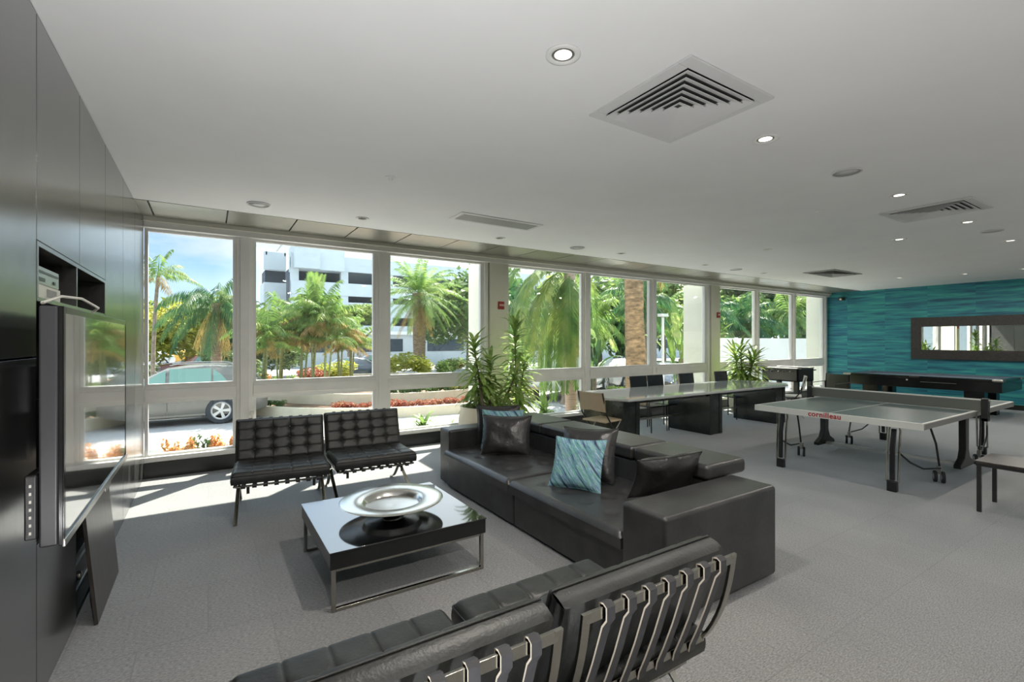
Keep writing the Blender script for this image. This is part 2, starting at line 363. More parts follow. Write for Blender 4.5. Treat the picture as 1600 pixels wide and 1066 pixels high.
#PARTS
# ================================================================== ROOM SHELL
X0, X1, YB, YG = -.63, 15.75, -5.0, 7.03
struct(B().box(X0 - .35, X1 + .3, YB - .2, 7.1, -.12, 0).build('floor', M['carpet']))
ce = struct(B().box(X0 - .35, X1 + .3, YB - .2, 6.08, 3.035, 3.2).build('ceiling', M['ceil']))
# soffit zone by the windows with metal panels
struct(B().box(X0 - .35, X1 + .3, 6.08, 7.12, 3.06, 3.2).build('trim_1', M['ventdark']))
pan = B().box(.012, .70, 0, .745, 0, .02).mesh('soffit_panel', M['soffit'])
x = X0 - .05 - .0; k = 0
xs = [.18 + .705 * i for i in range(-2, 23)]
for xx in xs:
    if xx > X1 - .3: continue
    o = place('trim_2', pan, None, (max(xx, X0 - .6), 6.105, 3.035)); struct(o)
struct(B().box(X0, X1, 6.855, 6.90, 2.985, 3.06).build('trim_3', M['cream'], bevel=.004))
struct(B().box(X0, X1, 6.90, 7.10, 2.92, 3.06).build('trim_4', M['alu'], bevel=.004))
struct(B().box(X0 - .35, X1 + .5, 7.10, 7.16, 2.95, 3.6).build('wall_window', M['cream']))
struct(B().box(X1, X1 + .3, YB, 7.12, 0, 3.06).build('wall_right', M['teal']))
struct(B().box(X1 - .03, X1, YB, 6.9, 0, .12).build('baseboard_right', M['base'], bevel=.004))
struct(B().box(X0 - .3, X1 + .3, YB - .2, YB, 0, 3.06).build('wall_back', M['cream']))
# left wall: veneered panels (with the niche and the open bay cut out of them)
lw = bpy.data.objects.new('wall_left', None); C.objects.link(lw); struct(lw)
def panel(y0, y1, z0, z1):
    g = .004
    B().box(X0 - .022, X0, y0 + g, y1 - g, z0 + g, z1 - g).build('wall_panel', M['wood'], lw, bevel=.002, seg=1)
seams = [2.86, 2.03, 1.20, .37, -.46, -1.29, -2.12, -2.95, -3.78, -4.61, -5.0]
for a, b_ in zip(seams, seams[1:]):
    panel(b_, a, 0, 1.53); panel(b_, a, 1.53, 3.035)
for a, b_ in ((4.5, 5.35), (5.35, 6.15), (6.15, 6.93)): panel(a, b_, 0, 3.035)
for a, b_ in ((2.86, 3.68), (3.68, 4.5)): panel(a, b_, 2.04, 3.035)
panel(2.86, 3.60, 0, .71)
B().box(X0 - .05, X0 - .024, 4.52, 7.0, 0, 3.035).box(X0 - .05, X0 - .024, YB, 2.84, 0, 3.035).box(X0 - .05, X0 - .024, 2.8, 4.55, 2.05, 3.035).box(X0 - .05, X0 - .024, 2.84, 3.58, 0, .70).build('wall_backing', M['recess'], lw)
# niche carcass: back, sides, shelves, divider
nb = B()
nb.box(X0 - .5, X0 - .48, 2.84, 4.54, 0, 2.06)
nb.box(X0 - .5, X0 - .01, 2.84, 2.862, .0, 2.05); nb.box(X0 - .5, X0 - .01, 4.50, 4.52, 0, 2.05)
nb.box(X0 - .5, X0 - .01, 2.86, 4.5, .695, .712); nb.box(X0 - .5, X0 - .01, 3.585, 3.60, 0, .7)
nb.box(X0 - .5, X0 - .01, 2.86, 4.5, 0.0, .03)
nb.build('niche_carcass', M['recess'], lw)
nf = B()
nf.box(X0 - .45, X0 + .002, 2.86, 4.5, 2.018, 2.04); nf.box(X0 - .45, X0 + .002, 2.86, 4.5, 1.775, 1.795)
nf.box(X0 - .4, X0 + .002, 2.86, 2.885, 1.79, 2.02); nf.box(X0 - .4, X0 + .0, 3.61, 3.63, 1.79, 2.02); nf.box(X0 - .3, X0 + .002, 4.475, 4.5, .71, 2.02)
nf.build('niche_frame', M['wood'], lw, bevel=.002, seg=1)
struct(B().box(X0 - .35, X0 - .05, 6.9, 7.5, 0, 3.06).build('trim_5', M['wood']))

# window frame
wf = bpy.data.objects.new('window_1', None); C.objects.link(wf); struct(wf)
mull = [(.30, .49), (2.08, 2.27), (3.88, 3.99), (6.09, 6.26), (8.0, 8.16), (9.90, 10.02), (11.97, 12.12), (13.78, 13.93), (15.56, 15.75)]
def mullion(a, b_):
    q = B(); ym = 6.955
    wv = b_ - a
    q.box(a, b_, ym + .03, 7.10, .2, 2.93)
    q.box(a + wv * .22, b_ - wv * .22, ym, ym + .05, .2, 2.925)
    return q.build('mullion', M['alu'], wf, bevel=.006, seg=2)
for a, b_ in mull: mullion(a, b_)
bays = [(X0, .30), (.49, 2.08), (2.27, 3.88), (4.36, 6.09), (6.26, 8.0), (8.16, 9.90), (10.36, 11.97), (12.12, 13.78), (13.93, 15.56)]
for a, b_ in bays:
    q = B()
    q.box(a, b_, 6.985, 7.09, .89, 1.06); q.box(a, b_, 6.97, 7.0, .915, 1.03)
    q.build('transom', M['alu'], wf, bevel=.006, seg=2)
    q = B()      # bead round both lights
    for z0, z1 in ((.235, .89), (1.06, 2.92)):
        for (p0, p1, r0, r1) in ((a, a + .035, z0 + .03, z1 - .03), (b_ - .035, b_, z0 + .03, z1 - .03), (a, b_, z0, z0 + .03), (a, b_, z1 - .03, z1)):
            q.box(p0, p1, 7.0, 7.06, r0, r1)
    q.build('glazing_bead', M['sill'], wf)
    B().box(a + .02, b_ - .02, 7.035, 7.043, .25, .90).build('window_glass', M['glass'], wf)
    B().box(a + .02, b_ - .02, 7.035, 7.043, 1.05, 2.93).build('window_glass', M['glass'], wf)
for a, b_ in ((X0, 3.99), (4.36, 10.02), (10.36, X1)):
    struct(B().box(a, b_, 6.93, 7.12, .18, .24).build('trim_6', M['sill'], bevel=.006))
    struct(B().box(a, b_, 6.915, 7.12, 0, .18).build('baseboard_window', M['base'], bevel=.004))
# concrete columns that pass through the glazing line
for a, b_ in ((3.99, 4.36), (10.02, 10.36), (16.05, 16.4)):
    struct(B().box(a, b_, 6.93, 7.72, -.8 if a > 16 else 0, 4.2 if a > 16 else 2.985).build('trim_7', M['cream'], bevel=.006))
    if a < 16: struct(B().box(a, b_, 7.13, 7.719, -.8, 0).build('trim_7', M['cream']))
o = B().box(.452, .50, 6.90, 6.953, .66, .70).box(.462, .49, 6.91, 6.953, .56, .66).build('door_closer', M['whiteplastic'], bevel=.004)
tag(o, 'small white plastic sensor clipped to the first window post', 'sensor')

# ================================================================== CEILING FITTINGS
def downlight(x, y, label, lit=1, group='recessed downlights', r=.085):
    t = thing('downlight', label, 'ceiling light', (x, y, 3.035), 0, group)
    return t
dl_ring = B().lathe([(.088, .001), (.088, -.006), (.074, -.009), (.058, -.004), (.056, .0)], 32).mesh('trim_ring', M['white'], True)
dl_cup = B().lathe([(.057, -.002), (.05, .0)], 24).mesh('reflector', M['chrome'], True)
dl_lamp = B().lathe([(.044, -.002), (.0, -.003)], 24).mesh('lamp', M['lampglow'], True)
dls = [(1.497, 1.868, 1), (3.332, 1.875, 1), (5.721, 1.89, 1), (7.715, 1.873, 1), (9.65, 1.89, 1), (8.212, 2.711, 1),
       (1.516, 5.621, 0), (3.423, 5.672, 0), (5.70, 5.60, 0), (7.893, 5.59, 0), (9.9, 5.6, 0), (13.19, 4.354, 1), (13.62, 3.348, 1), (13.64, 2.48, 1), (11.6, 1.9, 1), (7.38, 4.133, 0)]
lab = ['lit recessed downlight nearest the camera, left of the large square vent', 'lit recessed downlight right of the large square vent corner',
 'lit recessed downlight just before the square vent over the tennis table', 'lit recessed downlight just beyond the square vent over the tennis table',
 'lit recessed downlight beyond the small round speaker at the right', 'pale recessed downlight between the two far square vents',
 'unlit downlight by the soffit above the two window lounge chairs', 'unlit downlight by the soffit beyond the flush rectangular vent', 'unlit downlight by the soffit before the second window post pair',
 'unlit downlight by the soffit above the long dining table', 'unlit downlight by the soffit above the far end of the dining table', 'small downlight above the foosball side of the pool table',
 'small downlight above the middle of the pool table', 'small downlight above the right end of the pool table', 'small downlight between the tennis table and the pool table', 'tiny unlit ceiling light over the gap between dining and tennis tables']
for i, ((x, y, lit), lb) in enumerate(zip(dls, lab)):
    t = thing('downlight', lb, 'ceiling light', (x, y, 3.034), 0, 'recessed downlights')
    s_ = 1.0 if i < 6 else .85
    place('trim_ring', dl_ring, t, sc=s_)
    if i < 11: place('reflector', dl_cup, t, sc=s_)
    place('lamp', dl_lamp if lit else B().lathe([(.05, -.001), (0, -.002)], 20).mesh('lamp', M['whiteplastic'], True), t, sc=s_)
# light of the ceiling lamps, and of three added behind the camera as fill
for x, y, wt in ((1.5, 1.87, 17), (3.33, 1.88, 8), (5.72, 1.89, 7), (7.7, 1.87, 7), (9.65, 1.89, 7), (13.2, 4.35, 10), (13.6, 3.35, 10), (13.6, 2.48, 10), (8.2, 2.71, 6), (11.6, 1.9, 8), (.2, -1.2, 32), (2.0, -1.2, 8), (5.7, -1.2, 2), (.3, 4.1, 0)):
    if not wt: continue
    area('downlight_lamp', (x, y, 3.0), .07, .07, wt, (0, 0, 0), (1, .93, .84))
# speakers
sp_ring = B().lathe([(.112, .001), (.112, -.008), (.100, -.010), (.098, .0)], 36).mesh('speaker_rim', M['vent'], True)
sp_g = B().lathe([(.099, -.003), (.0, -.004)], 36).mesh('grille', M['speakergrille'], True)
for x, y, lb in ((4.57, 1.873, 'round ceiling speaker in line after the second downlight'), (8.61, 1.855, 'round ceiling speaker farther along the same line, near the right edge'),
                 (.445, 5.628, 'round ceiling speaker near the windows, closest to the dark wall'), (4.776, 5.614, 'round ceiling speaker by the soffit beyond the rectangular vent'), (8.904, 5.61, 'round ceiling speaker by the soffit above the dining table')):
    t = thing('ceiling_speaker', lb, 'speaker', (x, y, 3.034), 0, 'round ceiling speakers')
    place('speaker_rim', sp_ring, t); place('grille', sp_g, t)
for x, y, lb in ((1.345, 4.083, 'small white fire sprinkler cap on the ceiling between the coffee table and windows'), (5.727, 2.605, 'small white sprinkler cap on the ceiling near the middle vent')):
    o = B().lathe([(.045, .001), (.045, -.006), (.02, -.012), (.018, -.03), (0, -.031)], 20).build('sprinkler', M['white'], loc=(x, y, 3.034), smooth=True); tag(o, lb, 'sprinkler')
# square air diffusers
def diffuser(x0, x1, y0, y1, label, n=6, matf='vent'):
    cx, cy = (x0 + x1) / 2, (y0 + y1) / 2; hx, hy = (x1 - x0) / 2, (y1 - y0) / 2
    t = thing('air_vent', label, 'ceiling vent', (cx, cy, 3.034), 0)
    def ring(a, b_, za, zb, nm, m_):
        q = B()
        vs = [(sx * hx * a, sy * hy * a, za) for sx, sy in ((-1, -1), (1, -1), (1, 1), (-1, 1))] + [(sx * hx * b_, sy * hy * b_, zb) for sx, sy in ((-1, -1), (1, -1), (1, 1), (-1, 1))]
        vs += [(v[0], v[1], v[2] + .004) for v in vs]
        q.add(vs, [(i, (i + 1) % 4, 4 + (i + 1) % 4, 4 + i) for i in range(4)] + [(8 + i, 12 + i, 12 + (i + 1) % 4, 8 + (i + 1) % 4) for i in range(4)] + [(i, 8 + i, 8 + (i + 1) % 4, (i + 1) % 4) for i in range(4)] + [(4 + i, 4 + (i + 1) % 4, 12 + (i + 1) % 4, 12 + i) for i in range(4)])
        return q.build(nm, m_, t)
    q = B()
    for s_ in ((-hx, hx, -hy, -hy * .80), (-hx, hx, hy * .80, hy), (-hx, -hx * .80, -hy * .80, hy * .80), (hx * .80, hx, -hy * .80, hy * .80)):
        q.box(s_[0], s_[1], s_[2], s_[3], -.012, 0)
    q.build('vent_frame', M[matf], t, bevel=.003, seg=1)
    B().box(-hx * .81, hx * .81, -hy * .81, hy * .81, -.001, 0).build('duct', M['ventdark'], t)
    for i in range(n):
        a = .80 - i * .76 / n * 1.0; b_ = a - .76 / n * .93
        ring(a, b_, -.024, -.004, 'vane', M[matf])
    return t
diffuser(2.03, 2.80, 1.52, 2.275, 'large square concentric air vent overhead, nearest the camera')
diffuser(6.36, 7.08, 1.515, 2.29, 'square slatted air vent over the table tennis table')
diffuser(10.5, 11.75, 4.52, 5.12, 'grey flush air vent in the far ceiling before the teal wall', 5, 'ventgrey')
t = thing('air_vent', 'flush rectangular return grille in the ceiling near the windows', 'ceiling vent', (2.93, 4.91, 3.034))
B().box(-.56, .56, -.17, .17, -.008, 0).build('vent_frame', M['vent'], t, bevel=.002, seg=1)
q = B().box(-.51, .51, -.12, .12, -.010, -.008)
q.build('grille', M['ventgrey'], t)
# red alarm plates
def alarm(loc, rz, label):
    t = thing('alarm_plate', label, 'alarm', loc, rz)
    B().box(-.055, .055, -.03, 0, -.065, .065).build('housing', M['red'], t, bevel=.005)
    B().box(-.045, .05, -.032, -.029, -.012, .022).build('printed_band', M['pale'], t)
alarm((4.20, 6.929, 2.205), 0, 'red alarm plate on the cream column behind the tall potted plant')
alarm((10.27, 6.929, 2.22), 0, 'red alarm plate on the far cream column above the dining chairs')
t = thing('security_camera', 'small dark camera high on the teal wall beside the last window', 'camera', (15.7, 6.55, 2.82))
B().box(-.1, .05, -.06, .06, -.03, .06).build('housing', M['black'], t, bevel=.01); B().lathe([(.03, 0), (.03, .02), (0, .025)], 12).build('lens', M['whiteplastic'], t, loc=(-.1, .0, 0), rot=(0, R(-90), 0))
for x, y, lb in ((.2, -1.2, 'unseen downlight added as fill behind the camera by the dark wall'), (2.0, -1.2, 'unseen downlight added as fill behind the camera, second from the dark wall'), (5.7, -1.2, 'unseen downlight added as fill behind the camera, beyond the lounge')):  # fittings for the out-of-view downlights added to brighten the interior
    t = thing('downlight', lb, 'ceiling light', (x, y, 3.034), 0, 'recessed downlights')
    place('trim_ring', dl_ring, t); place('reflector', dl_cup, t); place('lamp', dl_lamp, t)
# ================================================================== LOUNGE CHAIRS
def tufted(W, D, T, nx, ny, nu=120, nv=96):
    r = .035
    def edge(p, L):
        d = L / 2 - abs(p)
        return 1 if d > r else math.sqrt(max(0, 1 - ((r - d) / r) ** 2))
    def fn(u, v):
        # spacing denser at edges
        x = (u - .5) * W; y = (v - .5) * D
        fx = abs(math.sin(PI * nx * u)); fy = abs(math.sin(PI * ny * v))
        iu = round(u * nx); iv = round(v * ny)
        puff = (1 - (1 - fx) ** 9) * (1 - (1 - fy) ** 9)
        dx = (u - iu / nx) * W; dy = (v - iv / ny) * D
        btn = math.exp(-(dx * dx + dy * dy) / (2 * .022 ** 2)) if 0 < iu < nx and 0 < iv < ny else 0
        e = edge(x, W) * edge(y, D)
        z = (T - .014) * 1.0 + .014 * (.35 + .65 * puff) - .016 * btn
        z = T - r + (z - (T - r)) * e
        return (x, y, z)
    q = B(); q.grid(fn, nu, nv)
    hw, hd = W / 2, D / 2; zt = T - r
    n = 24
    # side walls slightly bowed with piping
    def side(ax, sg):
        def f(u, v):
            t_ = (u - .5) * 2; z = v * zt; bow = .006 * math.sin(PI * v)
            return ((t_ * hw, sg * (hd + bow), z) if ax == 'y' else (sg * (hw + bow), t_ * hd, z))
        return f
    for ax, sg in (('y', -1), ('y', 1), ('x', -1), ('x', 1)): q.grid(side(ax, sg), n, 4)
    q.add([(-hw, -hd, 0), (hw, -hd, 0), (hw, hd, 0), (-hw, hd, 0)], [(0, 3, 2, 1)])
    return q
cw, cs = .79, .70
seat_me = tufted(cw, cs, .105, 5, 4).mesh('seat_cushion', M['leather'], True, merge=.0015)
back_me = tufted(cw, .41, .105, 5, 4).mesh('back_cushion', M['leather'], True, merge=.0015)
btn_me = B().lathe([(.011, 0), (.010, .004), (.006, .007), (0, .008)], 12).mesh('button', M['leather'], True)
pip_seat = B()
def loop(W, D, z, r=.004): 
    a, b_ = W / 2, D / 2; c_ = .012
    pts = []
    for cx, cy, a0 in ((a - c_, b_ - c_, 0), (-a + c_, b_ - c_, 90), (-a + c_, -b_ + c_, 180), (a - c_, -b_ + c_, 270)):
        for k in range(4):
            t_ = R(a0 + 30 * k); pts.append((cx + c_ * math.cos(t_), cy + c_ * math.sin(t_), z))
    pts.append(pts[0]); return B().tube(pts, r, 5, cap=False)
pipe_s = loop(cw + .006, cs + .006, .072).mesh('piping', M['leather'], True)
pipe_b = loop(cw + .006, .41 + .006, .072).mesh('piping', M['leather'], True)
def bez(P, n=20):
    out = []
    for i in range(n + 1):
        t_ = i / n; m_ = len(P) - 1
        out.append(tuple(sum(math.comb(m_, k) * (1 - t_) ** (m_ - k) * t_ ** k * P[k][d] for k in range(m_ + 1)) for d in (0, 1)))
    return out
arcA = bez([(-.42, .80), (-.375, .40), (-.20, .22), (.10, .20), (.40, .005)], 26)[:]
arcB = bez([(.40, .335), (.12, .345), (-.20, .30), (-.12, .06), (-.42, .006)], 26)
def make_lounge(label, loc, rz, group=None):
    t = thing('lounge_chair', label, 'chair', loc, rz, group)
    hw = cw / 2 - .03
    for sx in (-1, 1):
        f1 = B().strip(arcA, .032, .013, T=Matrix.Translation((sx * hw, 0, 0))).build('frame_bar', M['chrome'], t, bevel=.002, seg=1)
        f2 = B().strip(arcB, .032, .013, T=Matrix.Translation((sx * (hw - .0), 0, 0))).build('frame_bar', M['chrome'], t, bevel=.002, seg=1)
    for nm, y, z, dy, dz in (('crossbar', -.418, .782, .012, .035), ('crossbar', -.290, .42, .012, .03), ('crossbar', .39, .333, .03, .012), ('crossbar', -.20, .275, .03, .012)):
        B().box(-hw, hw, y - dy / 2, y + dy / 2, z - dz / 2, z + dz / 2).build(nm, M['chrome'], t, bevel=.002, seg=1)
    # back straps (leather, pale cut edge) looped over the top crossbar
    bp = [(-.402, .772), (-.404, .803), (-.420, .808), (-.434, .80), (-.434, .762), (-.415, .735), (-.372, .60), (-.335, .50), (-.306, .43), (-.300, .40)]
    for i in range(7):
        x = -hw + .085 + (2 * hw - .17) * i / 6
        B().strip(bp, .034, .006, 0, 1, T=Matrix.Translation((x, 0, 0))).build('back_strap', [M['strap'], M['strapedge']], t)
    sp = [(.408, .352), (.412, .335), (.405, .318), (.39, .325), (.2, .322), (0, .305), (-.19, .29), (-.215, .27)]
    for i in range(8):
        x = -hw + .06 + (2 * hw - .12) * i / 7
        B().strip(sp, .036, .004, 0, 0, T=Matrix.Translation((x, 0, 0))).build('seat_strap', M['strap'], t)
    for sx in (-1, 1):
        B().box(sx * .27 - .012, sx * .27 + .012, .33, .335, .25, .315).build('strap_end', M['strap'], t)
    ang = math.atan2(.345 - .332, .6)
    s_ = place('seat_cushion', seat_me, t, (0, .075, .352), (R(1.5), 0, 0))
    place('piping', pipe_s, s_)
    for i in range(1, 5):
        for j in range(1, 4): place('button', btn_me, s_, (cw * (i / 5 - .5), cs * (j / 4 - .5), .086))
    th = math.atan2(.40, -.11)   # direction of the back plane (up and backwards)
    b_ = place('back_cushion', back_me, t, (0, -.290, .597), (R(70), 0, R(180)))
    place('piping', pipe_b, b_)
    for i in range(1, 5):
        for j in range(1, 4): place('button', btn_me, b_, (cw * (i / 5 - .5), .41 * (j / 4 - .5), .086))
    return t
c1 = make_lounge('black tufted leather chair on a steel X frame, foreground right, straps of its back showing', (1.30, 1.48, 0), 0)
dup(c1, (.455, 1.465, 0), 0, 'black tufted foreground chair cut off by the bottom edge, left of its twin')
dup(c1, (.60, 5.10, 0), R(180 - 6), 'black tufted leather chair before the window, the one closer to the television')
dup(c1, (1.44, 5.12, 0), R(180 - 3), 'black tufted leather chair before the window, the one closer to the sofa')

# ================================================================== SOFA
t = thing('sofa', 'long black leather sofa with low arms and loose top bolsters beside the coffee table', 'sofa', (2.2, 3.41, 0))
L = M['leather2']
def pt(nm, x0, x1, y0, y1, z0, z1, bv=.02, m_=L): return B().box(x0, x1, y0, y1, z0, z1).build(nm, m_, t, bevel=bv, seg=4)
def seatc(y0, y1):
    W_, D_ = .96, y1 - y0
    def fn(u, v):
        x = (u - .5) * W_; y = (v - .5) * D_; r = .04
        ex = min(1, (W_ / 2 - abs(x)) / r); ey = min(1, (D_ / 2 - abs(y)) / r)
        e = math.sqrt(1 - (1 - ex) ** 2) * math.sqrt(1 - (1 - ey) ** 2)
        z = .105 + .012 * math.cos(PI * (u - .5)) * math.cos(PI * (v - .5))
        for i in range(1, 5):
            for j in range(1, 5):
                bx = (i / 5 - .5) * W_; by = (j / 5 - .5) * D_
                d2 = (x - bx) ** 2 + (y - by) ** 2; z -= .014 * math.exp(-d2 / (2 * .03 ** 2))
        return (x, y, (.105 - r) + (z - (.105 - r)) * e)
    q = B().grid(fn, 64, 72); z0 = .065; a, b_ = W_ / 2, D_ / 2
    q.add([(-a, -b_, 0), (a, -b_, 0), (a, b_, 0), (-a, b_, 0), (-a, -b_, z0), (a, -b_, z0), (a, b_, z0), (-a, b_, z0)], [(0, 3, 2, 1), (0, 1, 5, 4), (1, 2, 6, 5), (2, 3, 7, 6), (3, 0, 4, 7)])
    o = q.build('seat_cushion', L, t, smooth=True, merge=.001, loc=(-.06 + W_ / 2, (y0 + y1) / 2, .315)); return o
pt('base', 0, 1.04, -1.30, .005, .02, .33); pt('base', 0, 1.04, .012, 1.34, .02, .33)
seatc(-1.30, .0); seatc(.012, 1.34)
pt('armrest', -.07, 1.06, -1.655, -1.315, .015, .62, .03); pt('armrest', .03, 1.06, 1.35, 1.62, .015, .62, .03)
pt('backrest', .80, 1.06, -1.31, .005, .30, .60, .02); pt('backrest', .80, 1.06, .012, 1.345, .30, .60, .02)
for a, b_ in ((-1.33, -.62), (-.61, .03), (.04, .69), (.70, 1.45)):
    o = pt('bolster', .77, 1.24, a, b_, .605, .718, .035)
# loose cushions
def pillow(name, W, H, T, m_, label, cat, loc, rot, pinch=.09, n=26, kind=0, extra=None):
    def sh(sg):
        def fn(u, v):
            a = u * 2 - 1; b_ = v * 2 - 1
            x = W / 2 * a * (1 - pinch * (1 - b_ * b_)) ; y = H / 2 * b_ * (1 - pinch * (1 - a * a))
            th = max(0, (1 - a ** 4) * (1 - b_ ** 4)) ** .6
            wr = 1 + .10 * math.sin(5 * a + 2 * b_) * math.cos(4 * b_ - a) 
            return (x, y, sg * T / 2 * th * wr)
        return fn
    q = B().grid(sh(1), n, n); q.grid(sh(-1), n, n)
    o = q.build(name, m_, smooth=True, merge=.0008, loc=loc, rot=rot); tag(o, label, cat)
    # edge piping as a part
    e = []
    for k in range(4 * n + 1):
        s_ = k / n; i = int(s_) % 4; f = s_ - int(s_)
        a, b_ = ((f * 2 - 1, -1), (1, f * 2 - 1), (1 - f * 2, 1), (-1, 1 - f * 2))[i]
        e.append((W / 2 * a * (1 - pinch * (1 - b_ * b_)), H / 2 * b_ * (1 - pinch * (1 - a * a)), 0))
    B().tube(e, .004, 5, cap=False).build('piping', m_, o, smooth=True)
    return o
# local frame of a pillow: X width, Y height, Z thickness
def prot(face_deg, lean, roll=0):
    # face_deg: direction the front looks towards (deg from +X), lean back
    return (Matrix.Rotation(R(face_deg + 90), 4, 'Z') @ Matrix.Rotation(R(90 - lean), 4, 'X') @ Matrix.Rotation(R(roll), 4, 'Z')).to_euler()
pillow('cushion', .50, .46, .13, M['wrinkle'], 'black leather cushion standing behind the others in the far sofa corner', 'cushion', (2.75, 4.60, .65), prot(235, 10))
pillow('cushion', .46, .42, .09, M['stripe'], 'blue green streaked cushion squeezed between two black ones, only its top showing', 'cushion', (2.70, 4.42, .64), prot(233, 16))
pillow('cushion', .52, .42, .15, M['wrinkle'], 'wrinkled black leather cushion in front of the far sofa corner pile', 'cushion', (2.62, 4.21, .62), prot(230, 20))
pillow('cushion', .50, .46, .15, M['wrinkle'], 'black leather cushion leaning behind the blue green streaked one', 'cushion', (2.72, 3.06, .64), prot(207, 24, 3))
pillow('cushion', .45, .42, .12, M['stripe'], 'blue green streaked cushion leaning in the middle of the sofa', 'cushion', (2.51, 2.95, .61), prot(205, 25, 2))
pillow('cushion', .54, .34, .15, M['wrinkle'], 'black leather cushion leaning on the near arm of the sofa', 'cushion', (2.78, 2.30, .635), prot(77, 26, -3))

# ================================================================== COFFEE TABLE
t = thing('coffee_table', 'square low coffee table, glossy black top on chrome loop legs', 'coffee table', (1.12, 3.41, 0))
B().box(-.52, .52, -.50, .50, .255, .352).build('table_body', M['lacquer'], t, bevel=.003)
B().box(-.525, .525, -.505, .505, .352, .360).build('glass_top', M['blackglass'], t, bevel=.002)
for sy in (-1, 1):
    q = B(); y = sy * .478; r_ = .0125
    q.box(-.51, -.485, y - r_, y + r_, 0, .255); q.box(.485, .51, y - r_, y + r_, 0, .255); q.box(-.485, .485, y - r_, y + r_, 0, .022)
    q.box(-.485, .485, y - r_, y + r_, .238, .2549)
    q.build('leg', M['chrome'], t, bevel=.002, seg=1)
o = B().lathe([(0, .0), (.06, .0), (.075, .012), (.08, .03), (.12, .04), (.19, .05), (.21, .085), (.355, .098), (.362, .102), (.355, .106), (.215, .095), (.202, .088), (.185, .062), (.12, .056), (0, .054)], 72).build('metal_platter', M['steel'], smooth=True, loc=(1.12, 3.36, .3605))
o.data.materials[0] = mat('polished_pewter', (.66, .65, .62), .22, metal=1, nscale=8, namt=.04)
tag(o, 'wide round silver platter with a sunken bowl centre on the coffee table', 'platter')
o = B().prism([(-.06, 0), (.05, 0), (.025, .03), (.06, .06), (-.06, .06)], -.05, .05, 'y').build('ashtray', M['black'], loc=(1.50, 3.62, .3605), rot=(0, 0, R(-25)), bevel=.003); tag(o, 'small black notched ashtray behind the silver platter', 'ashtray')

# ================================================================== TELEVISION AND WALL NICHE THINGS
TX = -.45
t = thing('television', 'large flat television on a wall arm, screen mirroring the windows', 'television', (TX, 3.145, 1.29))
B().box(-.065, -.012, -.787, .787, -.439, .439).build('casing', mat('tv_side', (.05, .05, .055), .3), t, bevel=.008)
B().box(-.012, .0, -.787, .787, -.439, .439).box(-.001, .004, -.787, -.760, -.439, .439).box(-.001, .004, .760, .787, -.439, .439).box(-.001, .004, -.76, .76, .412, .439).build('bezel', M['lacquer'], t, bevel=.002, seg=1)
tvs = mat('tv_screen', (.012, .012, .013), .02, spec=1, coat=1); tvs.node_tree.nodes['Principled BSDF'].inputs['IOR'].default_value = 3.6
B().box(.0005, .002, -.76, .76, -.405, .412).build('screen', tvs, t)
B().box(-.002, .008, -.787, .787, -.447, -.418).build('chrome_strip', M['steel'], t, bevel=.003)
B().box(-.003, .007, .05, .19, -.47, -.445).build('badge_lip', M['steel'], t, bevel=.004)
B().box(-.10, -.066, -.80, -.66, -.40, -.17).build('control_panel', M['black'], t, bevel=.006)
for k in range(7): B().box(-.086, -.080, -.803, -.80, -.38 + k * .028, -.370 + k * .028).build('control_button', M['whiteplastic'], t)
B().box(-.16, -.066, -.3, .3, -.2, .2).box(-.62, -.16, -.03, .03, -.03, .03).box(-.655, -.62, -.15, .15, -.15, .15).build('wall_arm', M['tube'], t, bevel=.004)
B().tube([(-.06, -.76, .45), (-.05, -.55, .49), (-.03, -.3, .50), (.0, -.12, .47), (-.04, -.1, .43)], .006, 6).build('cable', M['whiteplastic'], t, smooth=True)
def device(name, label, y0, y1, z0, z1, m_, cat='media player', faces=()):
    tt = thing(name, label, cat, (X0 - .02, (y0 + y1) / 2, z0))
    B().box(-.25, 0, -(y1 - y0) / 2, (y1 - y0) / 2, 0, z1 - z0).build('casing', m_, tt, bevel=.004)
    for a, b_, c_, d_, mm in faces: B().box(-.001, .004, a, b_, c_, d_).build('front_detail', mm, tt)
    return tt
device('receiver', 'white set top box on the niche shelf above the television', 2.90, 3.36, 1.797, 1.862, M['whiteplastic'], 'receiver', [(-.02, .14, .015, .05, M['ventgrey'])])
device('disc_player', 'silver grey disc player stacked on the white box', 2.91, 3.33, 1.863, 1.945, M['steel'], 'disc player', [(-.18, .18, .052, .062, M['black']), (-.15, -.05, .015, .03, M['black']), (.1, .13, .015, .03, M['black'])])
device('amplifier', 'dark amplifier with a round silver knob in the open bay under the television', 3.62, 4.05, .12, .34, M['black'], 'amplifier', [(-.19, .19, .17, .18, M['steel']), (-.19, .19, .02, .028, M['steel'])])
o = B().lathe([(.028, 0), (.026, .02), (0, .022)], 20).build('volume_knob', M['chrome'], bpy.data.objects['amplifier'], smooth=True, loc=(.003, -.13, .11), rot=(0, R(90), 0))
o = B().box(-.009, .009, -.365, .365, 0, 1.0).build('loose_panel', M['brown'], bevel=.002, seg=1, loc=(-.53, 3.875, .003), rot=(0, R(-5), 0)); tag(o, 'loose dark wood panel leaning against the wall under the television', 'panel')
